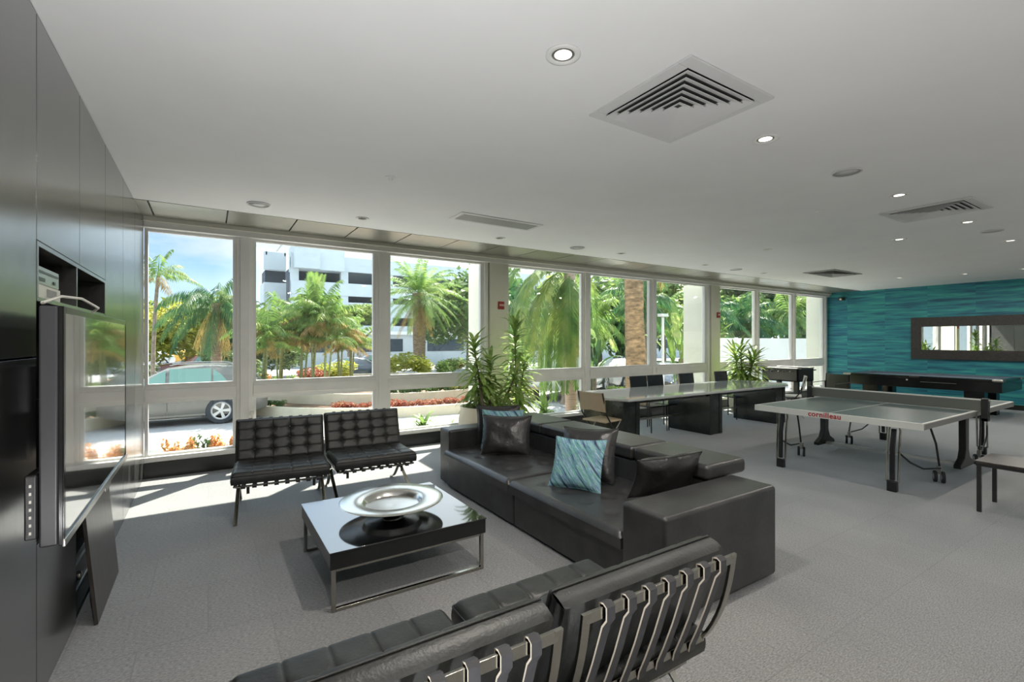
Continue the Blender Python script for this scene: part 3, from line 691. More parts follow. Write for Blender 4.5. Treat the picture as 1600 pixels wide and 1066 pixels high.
# ================================================================== TABLE TENNIS TABLE
# local x runs along the length (away from the lounge), y across
t = thing('table_tennis_table', 'grey green folding tennis table with a net, red lettering on its near edge', 'table tennis table', (7.68, 2.67, 0))
hl, hw_ = 1.63, .87
for sx in (-1, 1):
    a, b_ = (sx * .004, sx * hl) if sx > 0 else (-hl, -.004)
    B().box(a, b_, -hw_, hw_, .745, .765).build('tabletop', M['pp_top'], t, bevel=.002, seg=1)
    q = B()
    for (x0, x1, y0, y1) in ((a, b_, -hw_, -hw_ + .022), (a, b_, hw_ - .022, hw_), (a, b_, -.003, .003), ((a if sx < 0 else b_ - .022), (a + .022 if sx < 0 else b_), -hw_, hw_)):
        q.box(x0, x1, y0, y1, .765, .7662)
    q.build('court_line', M['pp_line'], t)
    q = B()
    e = -hl if sx < 0 else hl
    q.box(e - .008, e + .008, -hw_ - .005, hw_ + .005, .695, .768)
    q.build('end_apron', M['pp_line'], t, bevel=.003)
    for s2 in (-1, 1): B().box(a, b_, s2 * hw_ - .012, s2 * hw_ + .004, .705, .764).build('side_apron', M['ventgrey'], t, bevel=.003)
fc = bpy.data.curves.new('lettering', 'FONT'); fc.body = 'cornilleau'; fc.size = .095; fc.extrude = .0015; fc.offset = .0022; fc.space_character = 1.08
fo = bpy.data.objects.new('tmp_text', fc); C.objects.link(fo); bpy.context.view_layer.update()
me = bpy.data.meshes.new_from_object(fo.evaluated_get(bpy.context.evaluated_depsgraph_get())); bpy.data.objects.remove(fo)
me.materials.clear(); me.materials.append(M['redpaint'])
lt = place('lettering', me, t, (-hl - .0085, .215, .708), (R(90), 0, R(-90)), (.86, .88, 1))
# net with posts and clamps
B().box(-.002, .002, -hw_ - .13, hw_ + .13, .772, .905).build('net', M['net'], t)
B().box(-.006, .006, -hw_ - .13, hw_ + .13, .897, .915).build('net_tape', M['pp_line'], t, bevel=.002)
for sy in (-1, 1):
    y = sy * (hw_ + .09)
    B().box(-.045, -.015, y - .03, y + .03, .66, .925).box(.015, .045, y - .03, y + .03, .66, .925).box(-.045, .045, y - .03, y + .03, .66, .70).build('net_post', M['tube'], t, bevel=.006)
    # central pedestal: dark upright flaring to a foot
    y = sy * (hw_ - .10)
    B().prism([(-.06, .72), (.06, .72), (.055, .30), (.10, .20), (.24, .13), (.24, .09), (-.24, .09), (-.24, .13), (-.10, .20), (-.055, .30)], y - .035, y + .035, 'y').build('pedestal', M['black'], t, bevel=.008)
B().box(-.035, .035, -hw_ + .1, hw_ - .1, .09, .125).build('floor_beam', M['alu'], t, bevel=.005)
for sx in (-1, 1):
    for sy in (-1, 1):
        y = sy * .585; x = sx * (hl - .10)
        dx = -sx * 0
        lg = B()
        for o_ in (-.052, .052):
            lg.tube([(x - sx * .05, y + o_ * .6, .742), (x - sx * .045, y + o_, .64), (x - sx * .01, y + o_, .45), (x + sx * .01, y + o_, .10)], .011, 8)
        l_ = lg.build('leg', M['chrome'], t, smooth=True)
        B().prism([(x - sx * .025 - .012, .66), (x - sx * .025 + .022, .66), (x + .012 + sx * .01, .45), (x + sx * .015 + .014, .12), (x + sx * .015 - .02, .12), (x + sx * .01 - .02, .45)], y - .022, y + .022, 'y').build('leg_cover', M['black'], l_, bevel=.006)
        B().box(x - .03 + sx * .012, x + .03 + sx * .012, y - .045, y + .045, .0, .11).build('foot', M['black'], l_, bevel=.01)
        # curved brace from the leg to the caster
        B().tube([(x + sx * .0, y + sy * .05, .42), (x - sx * .18, y + sy * .09, .30), (x - sx * .45, y + sy * .12, .20), (sx * .75, sy * .76, .17)], .010, 7).build('brace', M['tube'], t, smooth=True)
        B().tube([(sx * .72, sy * .745, .17), (sx * .80, sy * .735, .45), (sx * .95, sy * .70, .74)], .011, 7).build('brace', M['tube'], t, smooth=True)
        cs_ = B(); xc = sx * .72; yc = sy * .74
        cs_.box(xc - .02, xc + .02, yc - .02, yc + .02, .10, .19)
        ct = cs_.build('caster', M['steel'], t, bevel=.005)
        for o_ in (-.035, .035):
            B().lathe([(.02, -.012), (.062, -.014), (.066, 0), (.062, .014), (.02, .012)], 24).build('wheel', M['tyre'], ct, smooth=True, loc=(xc, yc + o_, .066), rot=(R(90), 0, R(25)))
            B().lathe([(0, -.016), (.036, -.0155), (.04, -.010), (.04, .010), (.036, .0155), (0, .016)], 20).build('hub', M['chrome'], ct, smooth=True, loc=(xc, yc + o_, .066), rot=(R(90), 0, R(25)))

# ================================================================== DINING TABLE
t = thing('dining_table', 'very long table with a pale glossy top, clipped corners and three dark slab legs', 'dining table', (7.35, 5.45, 0))
oc = [(-2.27, -.60), (2.05, -.60), (2.35, -.40), (2.35, .40), (2.05, .62), (-2.05, .62), (-2.4, .30), (-2.4, -.25)]
B().prism(oc, .728, .762, 'z').build('tabletop', M['tabletop'], t, bevel=.004)
B().prism([(x * .985, y * .95) for x, y in oc], .715, .728, 'z').build('underlay', M['white'], t)
for x in (-2.05, 0, 2.05):
    B().box(x - .17, x - .09, -.46, .42, 0, .70).box(x + .09, x + .17, -.46, .42, 0, .70).box(x - .16, x + .16, -.45, .41, 0.001, .699).build('slab_leg', M['darkwood'], t, bevel=.003)
B().box(-2.15, 2.15, -.42, .38, .655, .714).build('under_rail', M['darkwood'], t, bevel=.003)
B().box(-2.0, 2.0, -.012, .012, .30, .325).build('stretcher', M['steel'], t, bevel=.003)
# black side chairs
def side_chair(label, loc, rz, group='black dining chairs along the window side'):
    t = thing('dining_chair', label, 'chair', loc, rz, group)
    B().box(-.22, .22, -.21, .22, .435, .46).build('seat', M['seatpad'], t, bevel=.01)
    B().box(-.22, .22, -.012, .012, 0, .36).build('backrest', M['seatpad'], t, bevel=.01, loc=(0, -.235, .60), rot=(R(8), 0, 0))
    for sx in (-1, 1):
        B().tube([(sx * .20, .20, .44), (sx * .205, .215, 0)], [.013, .010], 8).build('leg', M['tube'], t, smooth=True)
        B().tube([(sx * .20, -.275, .70), (sx * .20, -.235, .45), (sx * .205, -.235, 0)], [.012, .013, .010], 8).build('leg', M['tube'], t, smooth=True)
    return t
s1 = side_chair('black high backed dining chair on the window side, nearest the beige folding chair', (6.68, 5.86, 0), R(180))
dup(s1, (7.16, 5.88, 0), None, 'black high backed dining chair on the window side, second from the beige folding chair')
dup(s1, (8.08, 5.88, 0), None, 'black high backed dining chair on the window side, third along, before the cream column')
dup(s1, (9.25, 5.90, 0), None, 'black high backed dining chair at the far end, in front of the bushy potted plant')
# folding chairs
def folding_chair(label, loc, rz, m_):
    t = thing('folding_chair', label, 'chair', loc, rz)
    def fn(u, v): x = (u - .5) * .46; return (x, 0.03 * math.cos(PI * (u - .5)) * -1, .0 + v * .24)
    q = B(); q.grid(lambda u, v: ((u - .5) * .47, -.035 * math.cos(PI * (u - .5)), v * .25 - .03 * (1 - v) * abs(2 * u - 1)), 16, 6)
    q.grid(lambda u, v: ((u - .5) * .47, -.035 * math.cos(PI * (u - .5)) + .014, v * .25 - .03 * (1 - v) * abs(2 * u - 1)), 16, 6)
    b_ = q.build('backrest', m_, t, loc=(0, -.235, .615), rot=(R(10), 0, 0)); b_.modifiers.new('s', 'SOLIDIFY').thickness = .008
    B().box(-.215, .215, -.21, .22, .425, .452).build('seat', m_, t, bevel=.012)
    for sx in (-1, 1):
        B().tube([(sx * .225, -.285, .86), (sx * .225, -.20, .55), (sx * .225, .235, .0)], .011, 8).build('frame_tube', M['tube'], t, smooth=True)
        B().tube([(sx * .205, .16, .43), (sx * .205, -.26, .0)], .011, 8).build('frame_tube', M['steel'], t, smooth=True)
    B().tube([(-.205, -.2, .06), (.205, -.2, .06)], .008, 6).build('crossbar', M['tube'], t, smooth=True)
    B().tube([(-.225, .18, .06), (.225, .18, .06)], .008, 6).build('crossbar', M['tube'], t, smooth=True)
    return t
folding_chair('beige plastic folding chair at the near end of the long dining table', (4.93, 5.22, 0), R(-82), M['beige'])
folding_chair('off white folding chair at the far end of the long dining table', (10.45, 5.35, 0), R(27), M['whiteplastic'])
# arm chair by the foosball table
t = thing('armchair', 'black metal armchair standing between the foosball table and the teal wall', 'chair', (11.75, 5.15, 0), R(80))
B().box(-.25, .25, -.24, .24, .42, .46).build('seat', M['seatpad'], t, bevel=.01)
B().box(-.25, .25, -.27, -.245, .50, .85).build('backrest', M['seatpad'], t, bevel=.01)
for sx in (-1, 1):
    B().tube([(sx * .27, .25, 0), (sx * .27, .23, .66), (sx * .27, -.24, .68), (sx * .27, -.27, 0)], .013, 8).build('leg_and_arm', M['tube'], t, smooth=True)
    B().tube([(sx * .27, -.25, .4), (sx * .26, -.27, .86)], .012, 8).build('back_post', M['tube'], t, smooth=True)

# ================================================================== FOOSBALL TABLE
t = thing('foosball_table', 'black foosball table in front of the far windows', 'foosball table', (12.42, 6.42, 0))
hx, hy = .38, .44
q = B().box(-hx, -hx + .03, -hy, hy, .60, .92).box(hx - .03, hx, -hy, hy, .60, .92).box(-hx, hx, -hy, -hy + .03, .60, .92).box(-hx, hx, hy - .03, hy, .60, .92).box(-hx, hx, -hy, hy, .60, .63)
q.build('cabinet', M['black'], t, bevel=.004)
q = B().box(-hx - .01, -hx + .05, -hy - .01, hy + .01, .92, .94).box(hx - .05, hx + .01, -hy - .01, hy + .01, .92, .94); q.build('top_rail', M['steel'], t, bevel=.003)
B().box(-hx + .03, hx - .03, -hy + .03, hy - .03, .75, .76).build('playfield', mat('green_field', (.05, .2, .08), .5), t)
for k in range(6):
    y = -hy + .09 + k * (2 * hy - .18) / 5
    r_ = B().tube([(-hx - .2, y, .86), (hx + .2, y, .86)], .008, 8).build('rod', M['chrome'], t, smooth=True)
    sg = -1 if k % 2 else 1
    B().tube([(sg * (hx + .2), y, .86), (sg * (hx + .3), y, .86)], .016, 8).build('grip', M['black'], r_, smooth=True)
    q = B()
    for j in range(3):
        x = -.2 + .2 * j; q.box(x - .012, x + .012, y - .01, y + .01, .79, .90)
    q.build('player_figure', M['red'] if k % 2 else M['whiteplastic'], r_, bevel=.003)
for sx in (-1, 1):
    for sy in (-1, 1): B().box(sx * (hx - .06) - .05, sx * (hx - .06) + .05, sy * (hy - .06) - .05, sy * (hy - .06) + .05, 0, .60).build('leg', M['black'], t, bevel=.005)

# ================================================================== POOL TABLE
t = thing('pool_table', 'black pool table with blue grey cloth before the teal wall', 'pool table', (13.95, 4.08, 0))
hx, hy = .75, 1.38
B().box(-hx, hx, -hy, hy, .56, .775).build('cabinet', M['lacquer'], t, bevel=.01)
B().box(-hx + .1, hx - .1, -hy + .1, hy - .1, .775, .785).build('playing_cloth', M['cloth'], t)
q = B()
for (x0, x1, y0, y1) in ((-hx - .01, -hx + .12, -hy + .12, -.06), (-hx - .01, -hx + .12, .06, hy - .12), (hx - .12, hx + .01, -hy + .12, -.06), (hx - .12, hx + .01, .06, hy - .12), (-hx + .12, hx - .12, -hy - .01, -hy + .12), (-hx + .12, hx - .12, hy - .12, hy + .01)):
    B().box(x0, x1, y0, y1, .775, .825).build('rail', M['lacquer'], t, bevel=.008)
    cx_, cy_ = (x0 + x1) / 2, (y0 + y1) / 2
for (x0, x1, y0, y1) in ((-hx + .12, -hx + .16, -hy + .14, hy - .14), (hx - .16, hx - .12, -hy + .14, hy - .14), (-hx + .14, hx - .14, -hy + .12, -hy + .16), (-hx + .14, hx - .14, hy - .16, hy - .12)):
    B().box(x0, x1, y0, y1, .785, .822).build('cushion_strip', M['cloth'], t, bevel=.004)
for sx in (-1, 1):
    for yy in (-hy + .06, 0, hy - .06):
        corner = abs(yy) > .1
        B().box(sx * (hx - .06) - .085 + (0 if corner else sx * .03), sx * (hx - .06) + .085, yy - .085, yy + .085, .78, .829).build('pocket_casting', M['steel'] if corner else M['black'], t, bevel=.02)
for sy in (-1, 1):
    for sx in (-1, 1): B().box(sx * .42 - .12, sx * .42 + .12, sy * .92 - .16, sy * .92 + .16, 0, .56).build('leg', M['lacquer'], t, bevel=.01)
B().box(-hx - .012, -hx, -.7, -.1, .70, .708).build('trim_line', M['steel'], t)
B().box(-hx - .02, -hx - .001, .12, .15, .72, .745).build('badge', M['whiteplastic'], t, bevel=.004)

# ================================================================== WALL MIRROR
t = thing('wall_mirror', 'very wide mirror in a thick dark frame on the teal wall', 'mirror', (X1 - .001, 3.1, 1.67))
hy = 1.83
q = B()
B().box(-.055, 0, -hy, hy, -.54, -.30).box(-.055, 0, -hy, hy, .30, .54).box(-.055, 0, -hy, -hy + .21, -.30, .30).box(-.055, 0, hy - .21, hy, -.30, .30).build('frame', mat('dark_frame', (.035, .03, .028), .5, nscale=30, namt=.3), t, bevel=.004)
B().box(-.03, -.02, -hy + .20, hy - .20, -.305, .305).build('mirror_glass', M['mirror'], t)

# ================================================================== BENCH AT RIGHT
t = thing('bench', 'dark metal bench cut off by the right edge beside the tennis table', 'bench', (6.34, .88, 0))
B().box(-.27, .27, -.55, .55, .458, .478).build('seat', M['brown'], t, bevel=.003)
B().box(-.265, -.24, -.54, .54, .43, .457).box(.24, .265, -.54, .54, .43, .457).box(-.24, .24, -.54, -.52, .43, .457).box(-.24, .24, .52, .54, .43, .457).build('seat_rail', M['tube'], t, bevel=.003)
for sx in (-1, 1):
    for sy in (-1, 1):
        B().box(sx * .245 - .016, sx * .245 + .016, sy * .52 - .016, sy * .52 + .016, .0, .43).build('leg', M['tube'], t, bevel=.004)

# ================================================================== POTTED PLANTS
def leafblade(q, base, d, up, L_, W_, droop, seg=6, fold=.25):
    d = d.normalized(); side = d.cross(up).normalized(); p = Vector(base); dd = d.copy(); o = len(q.v); rows = []
    for i in range(seg + 1):
        f = i / seg; wd = W_ * (math.sin(PI * min(1, (f * .86 + .12))) ** .8) * (1 if i < seg else .05)
        nrm = side.cross(dd).normalized()
        q.v += [tuple(p - side * wd / 2 + nrm * wd * fold), tuple(p), tuple(p + side * wd / 2 + nrm * wd * fold)]
        p = p + dd * L_ / seg; dd = (dd + Vector((0, 0, -droop / seg))).normalized()
    for i in range(seg):
        a = o + 3 * i
        q.f += [(a, a + 1, a + 4, a + 3), (a + 1, a + 2, a + 5, a + 4)]; q.m += [0, 0]
def dracaena(root, stems, rnd, m_, L0=.42, n=72):
    for si, (bx, by, tx, ty, zb, z0, z1) in enumerate(stems):
        st = B().tube([(bx, by, zb), (bx + (tx - bx) * .4, by + (ty - by) * .4, zb + (z1 - zb) * .45), (tx, ty, z1)], [.02, .016, .008], 8).build('stem', M['barkgrey'], root, smooth=True)
        q = B(); nn = int(n * (z1 - z0) / .8)
        for k in range(nn):
            f = k / nn; z = z0 + (z1 - z0) * f; g = (z - zb) / (z1 - zb)
            cx_, cy_ = bx + (tx - bx) * g, by + (ty - by) * g
            a = k * 2.4 + rnd.random() * .5; el_ = R(2 + 58 * f ** 3 + rnd.uniform(-16, 18))
            d = Vector((math.cos(a) * math.cos(el_), math.sin(a) * math.cos(el_), math.sin(el_)))
            leafblade(q, (cx_, cy_, z), d, Vector((0, 0, 1)), L0 * rnd.uniform(.75, 1.1) * (1 - .25 * f), .060, rnd.uniform(.9, 1.7) * (1.15 - .6 * f), fold=.15)
        q.build('leaf_spray', m_, st, smooth=True)
def pot(root, r, h, m_, nm='pot'):
    B().lathe([(r * .62, 0), (r * .80, h * .12), (r * .98, h * .45), (r * 1.0, h * .7), (r * .93, h * .93), (r * .95, h), (r * .86, h), (r * .84, h * .9)], 48).build(nm, m_, root, smooth=True)
    B().lathe([(r * .85, h * .9), (0, h * .91)], 24).build('soil', M['soil'], root)
rnd = random.Random(3)
t = thing('potted_dracaena', 'tall leafy dracaena in a big cream round pot behind the far sofa corner', 'potted plant', (3.42, 6.02, 0))
pot(t, .42, .66, M['pot'])
dracaena(t, [(-.12, -.1, -.26, -.05, .6, .85, 1.60), (.05, .02, .06, .02, .6, .75, 1.32), (.2, -.1, .36, -.25, .6, .7, 1.18), (-.05, .12, -.12, .2, .6, .7, 1.2)], rnd, M['leaf_house'])
t = thing('potted_dracaena', 'taller yellow green dracaena beside the cream column, right of the big round pot', 'potted plant', (4.16, 6.38, 0))
pot(t, .24, .42, M['pot'])
dracaena(t, [(0, 0, -.03, .0, .38, .50, 1.86), (.05, .05, .12, -.05, .38, .55, 1.25)], rnd, M['leaf_house'], .42, 74)
t = thing('potted_dracaena', 'bushy potted plant in front of the far cream column, behind the dining chairs', 'potted plant', (10.25, 6.32, 0))
pot(t, .30, .48, M['pot'])
dracaena(t, [(-.05, 0, -.25, 0, .42, .65, 1.30), (.05, 0, .05, .05, .42, .65, 1.42), (.1, -.05, .35, -.1, .42, .6, 1.25), (0, -.1, 0, -.25, .42, .6, 1.15)], rnd, M['leaf_house'], .58, 80)
# ================================================================== OUTSIDE
def gz(x, y):
    t_ = min(1, max(0, (y - 8.3) / 2.7)); t_ = t_ * t_ * (3 - 2 * t_)
    return -.15 - .55 * t_
q = B()
ys = [7.12, 8.3, 8.8, 9.3, 9.8, 10.3, 10.8, 11.2, 30, 90]
q.grid(lambda u, v: (-45 + 140 * u, ys[round(v * 9)], gz(0, ys[round(v * 9)])), 10, 9)
g = q.build('ground', M['pave'], smooth=True); struct(g)
struct(B().box(-45, 95, 29.5, 90, -.72, -.69).build('ground', mat('asphalt', (.30, .30, .31), .9, nscale=.3, namt=.05)))
# kerb by the first window and white diagonal line
struct(B().prism([(-1.4, 9.6), (-1.25, 9.6), (.25, 8.2), (.10, 8.2)], -.2, -.04, 'z').build('trim_8', M['kerb'], bevel=.01))
# ---- curved planter island with two tiers
def island(cx, cy, rx, ry, z0, z1, w_, m_, name, label, n=72, z1b=None):
    q = B(); vs = []
    for i in range(n):
        a = 2 * PI * i / n
        for (k, z) in ((1, z0), (1, z1), (1 - w_ / rx, z1), (1 - w_ / rx, z0)):
            vs.append((cx + rx * k * math.cos(a), cy + ry * k * math.sin(a), z))
    fs = [(i * 4 + j, ((i + 1) % n) * 4 + j, ((i + 1) % n) * 4 + (j + 1) % 4, i * 4 + (j + 1) % 4) for i in range(n) for j in range(4)]
    q.add(vs, fs); o = q.build(name, m_, smooth=True); tag(o, label, 'planter wall'); return o
island(6.6, 19.6, 6.2, 6.0, -.72, -.40, .18, M['planterwall'], 'planter_wall', 'low curved outer retaining wall of the palm island outside')
B().lathe([(0, -.7), (.97, -.7), (.97, -.47), (0, -.47)], 64).build('soil_bed', M['mulch'], loc=(6.6, 19.6, 0)).scale = (6.2, 6.0, 1)
sb = bpy.data.objects['soil_bed']; struct(sb)
island(6.6, 20.2, 5.2, 5.2, -.6, -.12, .2, M['planterwall'], 'planter_wall', 'inner raised curved wall of the palm island outside')
sb2 = B().lathe([(0, -.6), (.97, -.6), (.97, -.18), (0, -.18)], 64).build('soil_bed', M['mulch'], loc=(6.6, 20.2, 0)); sb2.scale = (5.2, 5.2, 1); struct(sb2)

# ---- foliage builders
def leafcloud(rnd, n, rx, ry, rz, s0, s1, blobs=14, flat=.3):
    q = B(); bl = []
    for _ in range(blobs):
        a = rnd.uniform(0, 2 * PI); e = rnd.uniform(-.6, 1); r_ = rnd.uniform(.25, .75)
        bl.append(Vector((rx * r_ * math.cos(a), ry * r_ * math.sin(a), rz * r_ * e)))
    for k in range(n):
        c = bl[k % blobs]; R_ = .42
        d = Vector((rnd.gauss(0, 1), rnd.gauss(0, 1), rnd.gauss(0, 1))).normalized() * (rnd.random() ** .33)
        p = c + Vector((d.x * rx * R_, d.y * ry * R_, d.z * rz * R_))
        s_ = rnd.uniform(s0, s1); a = Vector((rnd.gauss(0, 1), rnd.gauss(0, 1), rnd.gauss(0, .6))).normalized(); b_ = a.cross(Vector((rnd.gauss(0, 1), rnd.gauss(0, 1), rnd.gauss(0, 1)))).normalized()
        q.add([p - a * s_, p + b_ * s_ * .42, p + a * s_, p - b_ * s_ * .42], [(0, 1, 2, 3)])
    return q
def frond(q, L_, el_, az, droop, leaf, nl, wdt, rnd, mi=0, twist=0, hang=.5, base=(0, 0, 0)):
    """arching feather frond: rachis plus leaflets on both sides"""
    d = Vector((math.cos(az) * math.cos(el_), math.sin(az) * math.cos(el_), math.sin(el_))); p = Vector(base); pts = []; S = 12
    for i in range(S + 1):
        pts.append((p.copy(), d.copy())); p = p + d * L_ / S; d = (d + Vector((0, 0, -droop / S * (1 + i / S)))).normalized()
    for i in range(S):
        (a, da), (b_, db) = pts[i], pts[i + 1]; sd = da.cross(Vector((0, 0, 1)));
        sd = (sd if sd.length > .1 else Vector((1, 0, 0))).normalized() * .015 * (1.4 - i / S)
        q.add([a - sd, a + sd, b_ + sd, b_ - sd], [(0, 1, 2, 3)], mi)
    for k in range(nl):
        f = .12 + .88 * k / nl; i = min(S - 1, int(f * S)); ff = f * S - i
        a = pts[i][0].lerp(pts[i + 1][0], ff); da = pts[i][1]
        sd = da.cross(Vector((0, 0, 1))); sd = sd.normalized() if sd.length > .1 else Vector((math.sin(az), -math.cos(az), 0))
        ll = leaf * (math.sin(PI * (f * .8 + .15)) ** .6) * rnd.uniform(.8, 1.1)
        for s_ in (-1, 1):
            ld = (sd * s_ * .8 + da * .55 + Vector((0, 0, -hang * rnd.uniform(.6, 1.3)))).normalized()
            m1 = a + ld * ll * .45; ld2 = (ld + Vector((0, 0, -hang * .9))).normalized(); e = m1 + ld2 * ll * .55
            wv = da * wdt
            q.add([a, m1 - wv, e, m1 + wv], [(0, 1, 2, 3)], mi)
def crown(rnd, n, L_, leaf, nl, wdt, el0=80, el1=-55, droop=1.3, hang=.5, dry=0):
    q = B()
    for k in range(n):
        f = k / n; az = k * 2.39996 + rnd.uniform(-.2, .2); el_ = R(el0 + (el1 - el0) * f + rnd.uniform(-8, 8))
        mi = 1 if (f > 1 - dry) else 0
        frond(q, L_ * rnd.uniform(.85, 1.1) * (.75 + .25 * math.sin(PI * f)), el_, az, droop * rnd.uniform(.8, 1.2) * (1 - .5 * f), leaf, nl, wdt, rnd, mi, hang=hang)
    return q
rnd = random.Random(11)
cr_phx = crown(rnd, 64, 3.5, .55, 34, .028, 82, -62, 1.1, .35, .14).mesh('crown', [M['leaf_palm'], M['leaf_dry']])
cr_areca = [crown(random.Random(20 + i), 13, 1.9, .50, 22, .03, 80, -20, 1.3, .7, .25).mesh('crown', [M['leaf_palm'], M['leaf_dry']]) for i in range(2)]
cr_coco = crown(random.Random(5), 26, 3.0, .85, 34, .035, 75, -75, 1.9, 1.2, .2).mesh('crown', [M['leaf_palmdark'], M['leaf_dry']])
cr_dark = crown(random.Random(8), 22, 2.4, .7, 24, .04, 80, -60, 1.5, .7, .05).mesh('crown', [M['leaf_palmdark'], M['leaf_dry']])
cr_bright = crown(random.Random(9), 20, 2.2, .7, 22, .045, 80, -50, 1.4, .6, .05).mesh('crown', [M['leaf_bright'], M['leaf_palm']])
trk = {}
def trunk(h, r0, r1, m_, lean=(0, 0), rings=10, seed=1):
    rr = random.Random(seed); pts = []; rs = []
    for i in range(rings + 1):
        f = i / rings; pts.append((lean[0] * f * f, lean[1] * f * f, h * f)); rs.append((r0 + (r1 - r0) * f) * rr.uniform(.95, 1.05) * (1.25 if i == 0 else 1))
    return B().tube(pts, rs, 12)
def palm(x, y, zb, h, cm, r0, r1, label, m_=None, lean=(0, 0), group=None, cs=1, rz=0, name='palm_tree'):
    t = thing(name, label, 'palm tree', (x, y, zb), rz, group)
    trunk(h, r0, r1, None, lean, seed=int(x * 10)).build('trunk', m_ or M['bark'], t, smooth=True)
    place('crown', cm, t, (lean[0], lean[1], h - .05), (0, 0, rz * 2), cs)
    return t
palm(11.22, 28.43, -.3, 4.9, cr_phx, .36, .42, 'big round headed date palm seen through the third window', cs=1.0)
G = 'slim clustered palms outside'
for i, (x, y, h, s_, lb) in enumerate([(1.45, 16.9, 2.2, .78, 'leftmost slim palm of the cluster outside, beside the first window post'), (2.15, 18.8, 2.5, .85, 'slim palm second from left in the cluster outside'),
        (2.62, 17.3, 2.6, .8, 'slim yellowing palm left of the tallest bright shoot'), (2.98, 17.1, 2.9, .8, 'tallest slim palm with a bright upright shoot in the cluster outside'),
        (3.2, 16.4, 2.5, .8, 'slim dark stemmed palm just right of the tallest shoot'), (4.0, 17.8, 2.3, .8, 'slim palm with an orange dry sheath right of the cluster centre'), (4.55, 18.5, 1.9, .75, 'rightmost slim palm of the cluster outside')]):
    t = palm(x, y, -.2, h, cr_areca[i % 2], .04, .035, lb, M['stemgreen'], (rnd.uniform(-.2, .2), rnd.uniform(-.2, .2)), None, s_, rnd.uniform(0, 6))
    for k in range(2):
        dx, dy = rnd.uniform(-.3, .3), rnd.uniform(-.25, .25)
        B().tube([(dx * .3, dy * .3, 0), (dx, dy, h * .95)], [.032, .026], 8).build('side_stem', M['stemgreen'], t, smooth=True)
        place('side_crown', cr_areca[(i + k) % 2], t, (dx, dy, h * rnd.uniform(.72, .98)), (0, 0, rnd.uniform(0, 6)), s_ * .75)
q = B()
for k in range(3): frond(q, 1.3, R(84 - 6 * k), R(-50 + 40 * k), .25, .38, 22, .03, rnd, hang=-.1)
q.build('young_shoot', M['leaf_bright'], bpy.data.objects['palm_tree.004'], loc=(0, 0, 2.8))
palm(.30, 23.6, -.7, 3.9, cr_coco, .22, .17, 'dark drooping coconut palm behind the parked estate car', M['bark'], (0, 0), cs=.95)
palm(-2.15, 27.3, -.7, 5.3, cr_areca[0], .09, .07, 'slim palm at the left window edge against the blue sky', M['barkgrey'], (.2, 0), cs=1.05)
# foxtail palm close to the glass: one long drooping head of fronds round a ringed trunk
t = thing('foxtail_palm', 'palm near the glass with long drooping brush like fronds around its pale trunk', 'palm tree', (7.40, 9.0, -.3))
B().tube([(.12, .05, 0), (.08, .03, 1.0), (.02, 0, 2.2), (0, 0, 4.3)], [.155, .15, .145, .14], 16).build('trunk', mat('ringed_pale_bark', (.45, .32, .24), .85, nscale=5, namt=.18, bump=.5, bscale=3, stretch=(.6, .6, 14), bdist=.01), t, smooth=True)
q = B(); rf = random.Random(4)
for k, (az, L_, el_) in enumerate(((195, 3.4, 30), (205, 3.3, 10), (180, 3.3, 20), (150, 2.7, 30), (190, 2.9, 5), (172, 3.1, 50), (300, 2.0, -70), (225, 3.1, -30), (245, 2.9, -42), (208, 3.2, -38), (232, 2.6, -15), (180, 3.2, -45), (20, 2.3, 35), (60, 2.2, 40), (165, 2.9, -10), (200, 3.1, -25))):
    frond(q, L_ * 1.0, R(el_), R(az), 3.3, .42, 90, .022, rf, 1 if k in (6,) else 0, hang=.35, base=(0, 0, 3.5))
q.build('crown', [M['leaf_palm'], M['leaf_dry']], t)
# thick date palm trunk
t = thing('thick_palm', 'thick rough brown palm trunk rising outside the fifth window', 'palm tree', (12.0, 11.2, -.55))
B().tube([(.12, 0, 0), (.08, 0, 1.4), (0, 0, 3.0), (-.1, 0, 12.5)], [.37, .34, .31, .30], 20).build('trunk', M['barkthick'], t, smooth=True)
place('crown', cr_phx, t, (-.1, 0, 12.5), sc=.8)
# broad leafed traveller palms (bird of paradise)
def paddle(root, rr, n, L_, m_, h=1.6):
    q = B()
    for k in range(n):
        a = rr.uniform(0, 2 * PI); e = R(rr.uniform(45, 80)); d = Vector((math.cos(a) * math.cos(e), math.sin(a) * math.cos(e), math.sin(e)))
        b0 = Vector((rr.uniform(-.2, .2), rr.uniform(-.2, .2), rr.uniform(.2, h)))
        q.tube([b0, b0 + d * L_ * .5], .02, 5, mi=0)
        leafblade(q, tuple(b0 + d * L_ * .5), d, Vector((0, 0, 1)), L_ * .8, .27, 1.3, 7, .15)
    return q.build('leaf_spray', m_, root, smooth=True)
rr = random.Random(2)
for (x, y, z, n, L_, h, m_, lb) in ((13.6, 10.6, -.6, 16, 1.5, 2.0, 'leaf_bright', 'broad paddle leaved plant with bright leaves outside the sixth window'), (12.2, 13.4, -.6, 14, 1.3, 1.6, 'leaf_tree', 'broad leaved dark plant behind the thick palm trunk'),
                               (19.6, 13.6, -.2, 16, 1.6, 1.5, 'leaf_bright', 'broad bright leaves rising behind the white garden wall')):
    t = thing('paddle_plant', lb, 'plant', (x, y, z)); paddle(t, rr, n, L_, M[m_], h)
    B().tube([(0, 0, 0), (.03, .0, h * .8)], [.12, .08], 8).build('stem', M['barkgrey'], t, smooth=True)
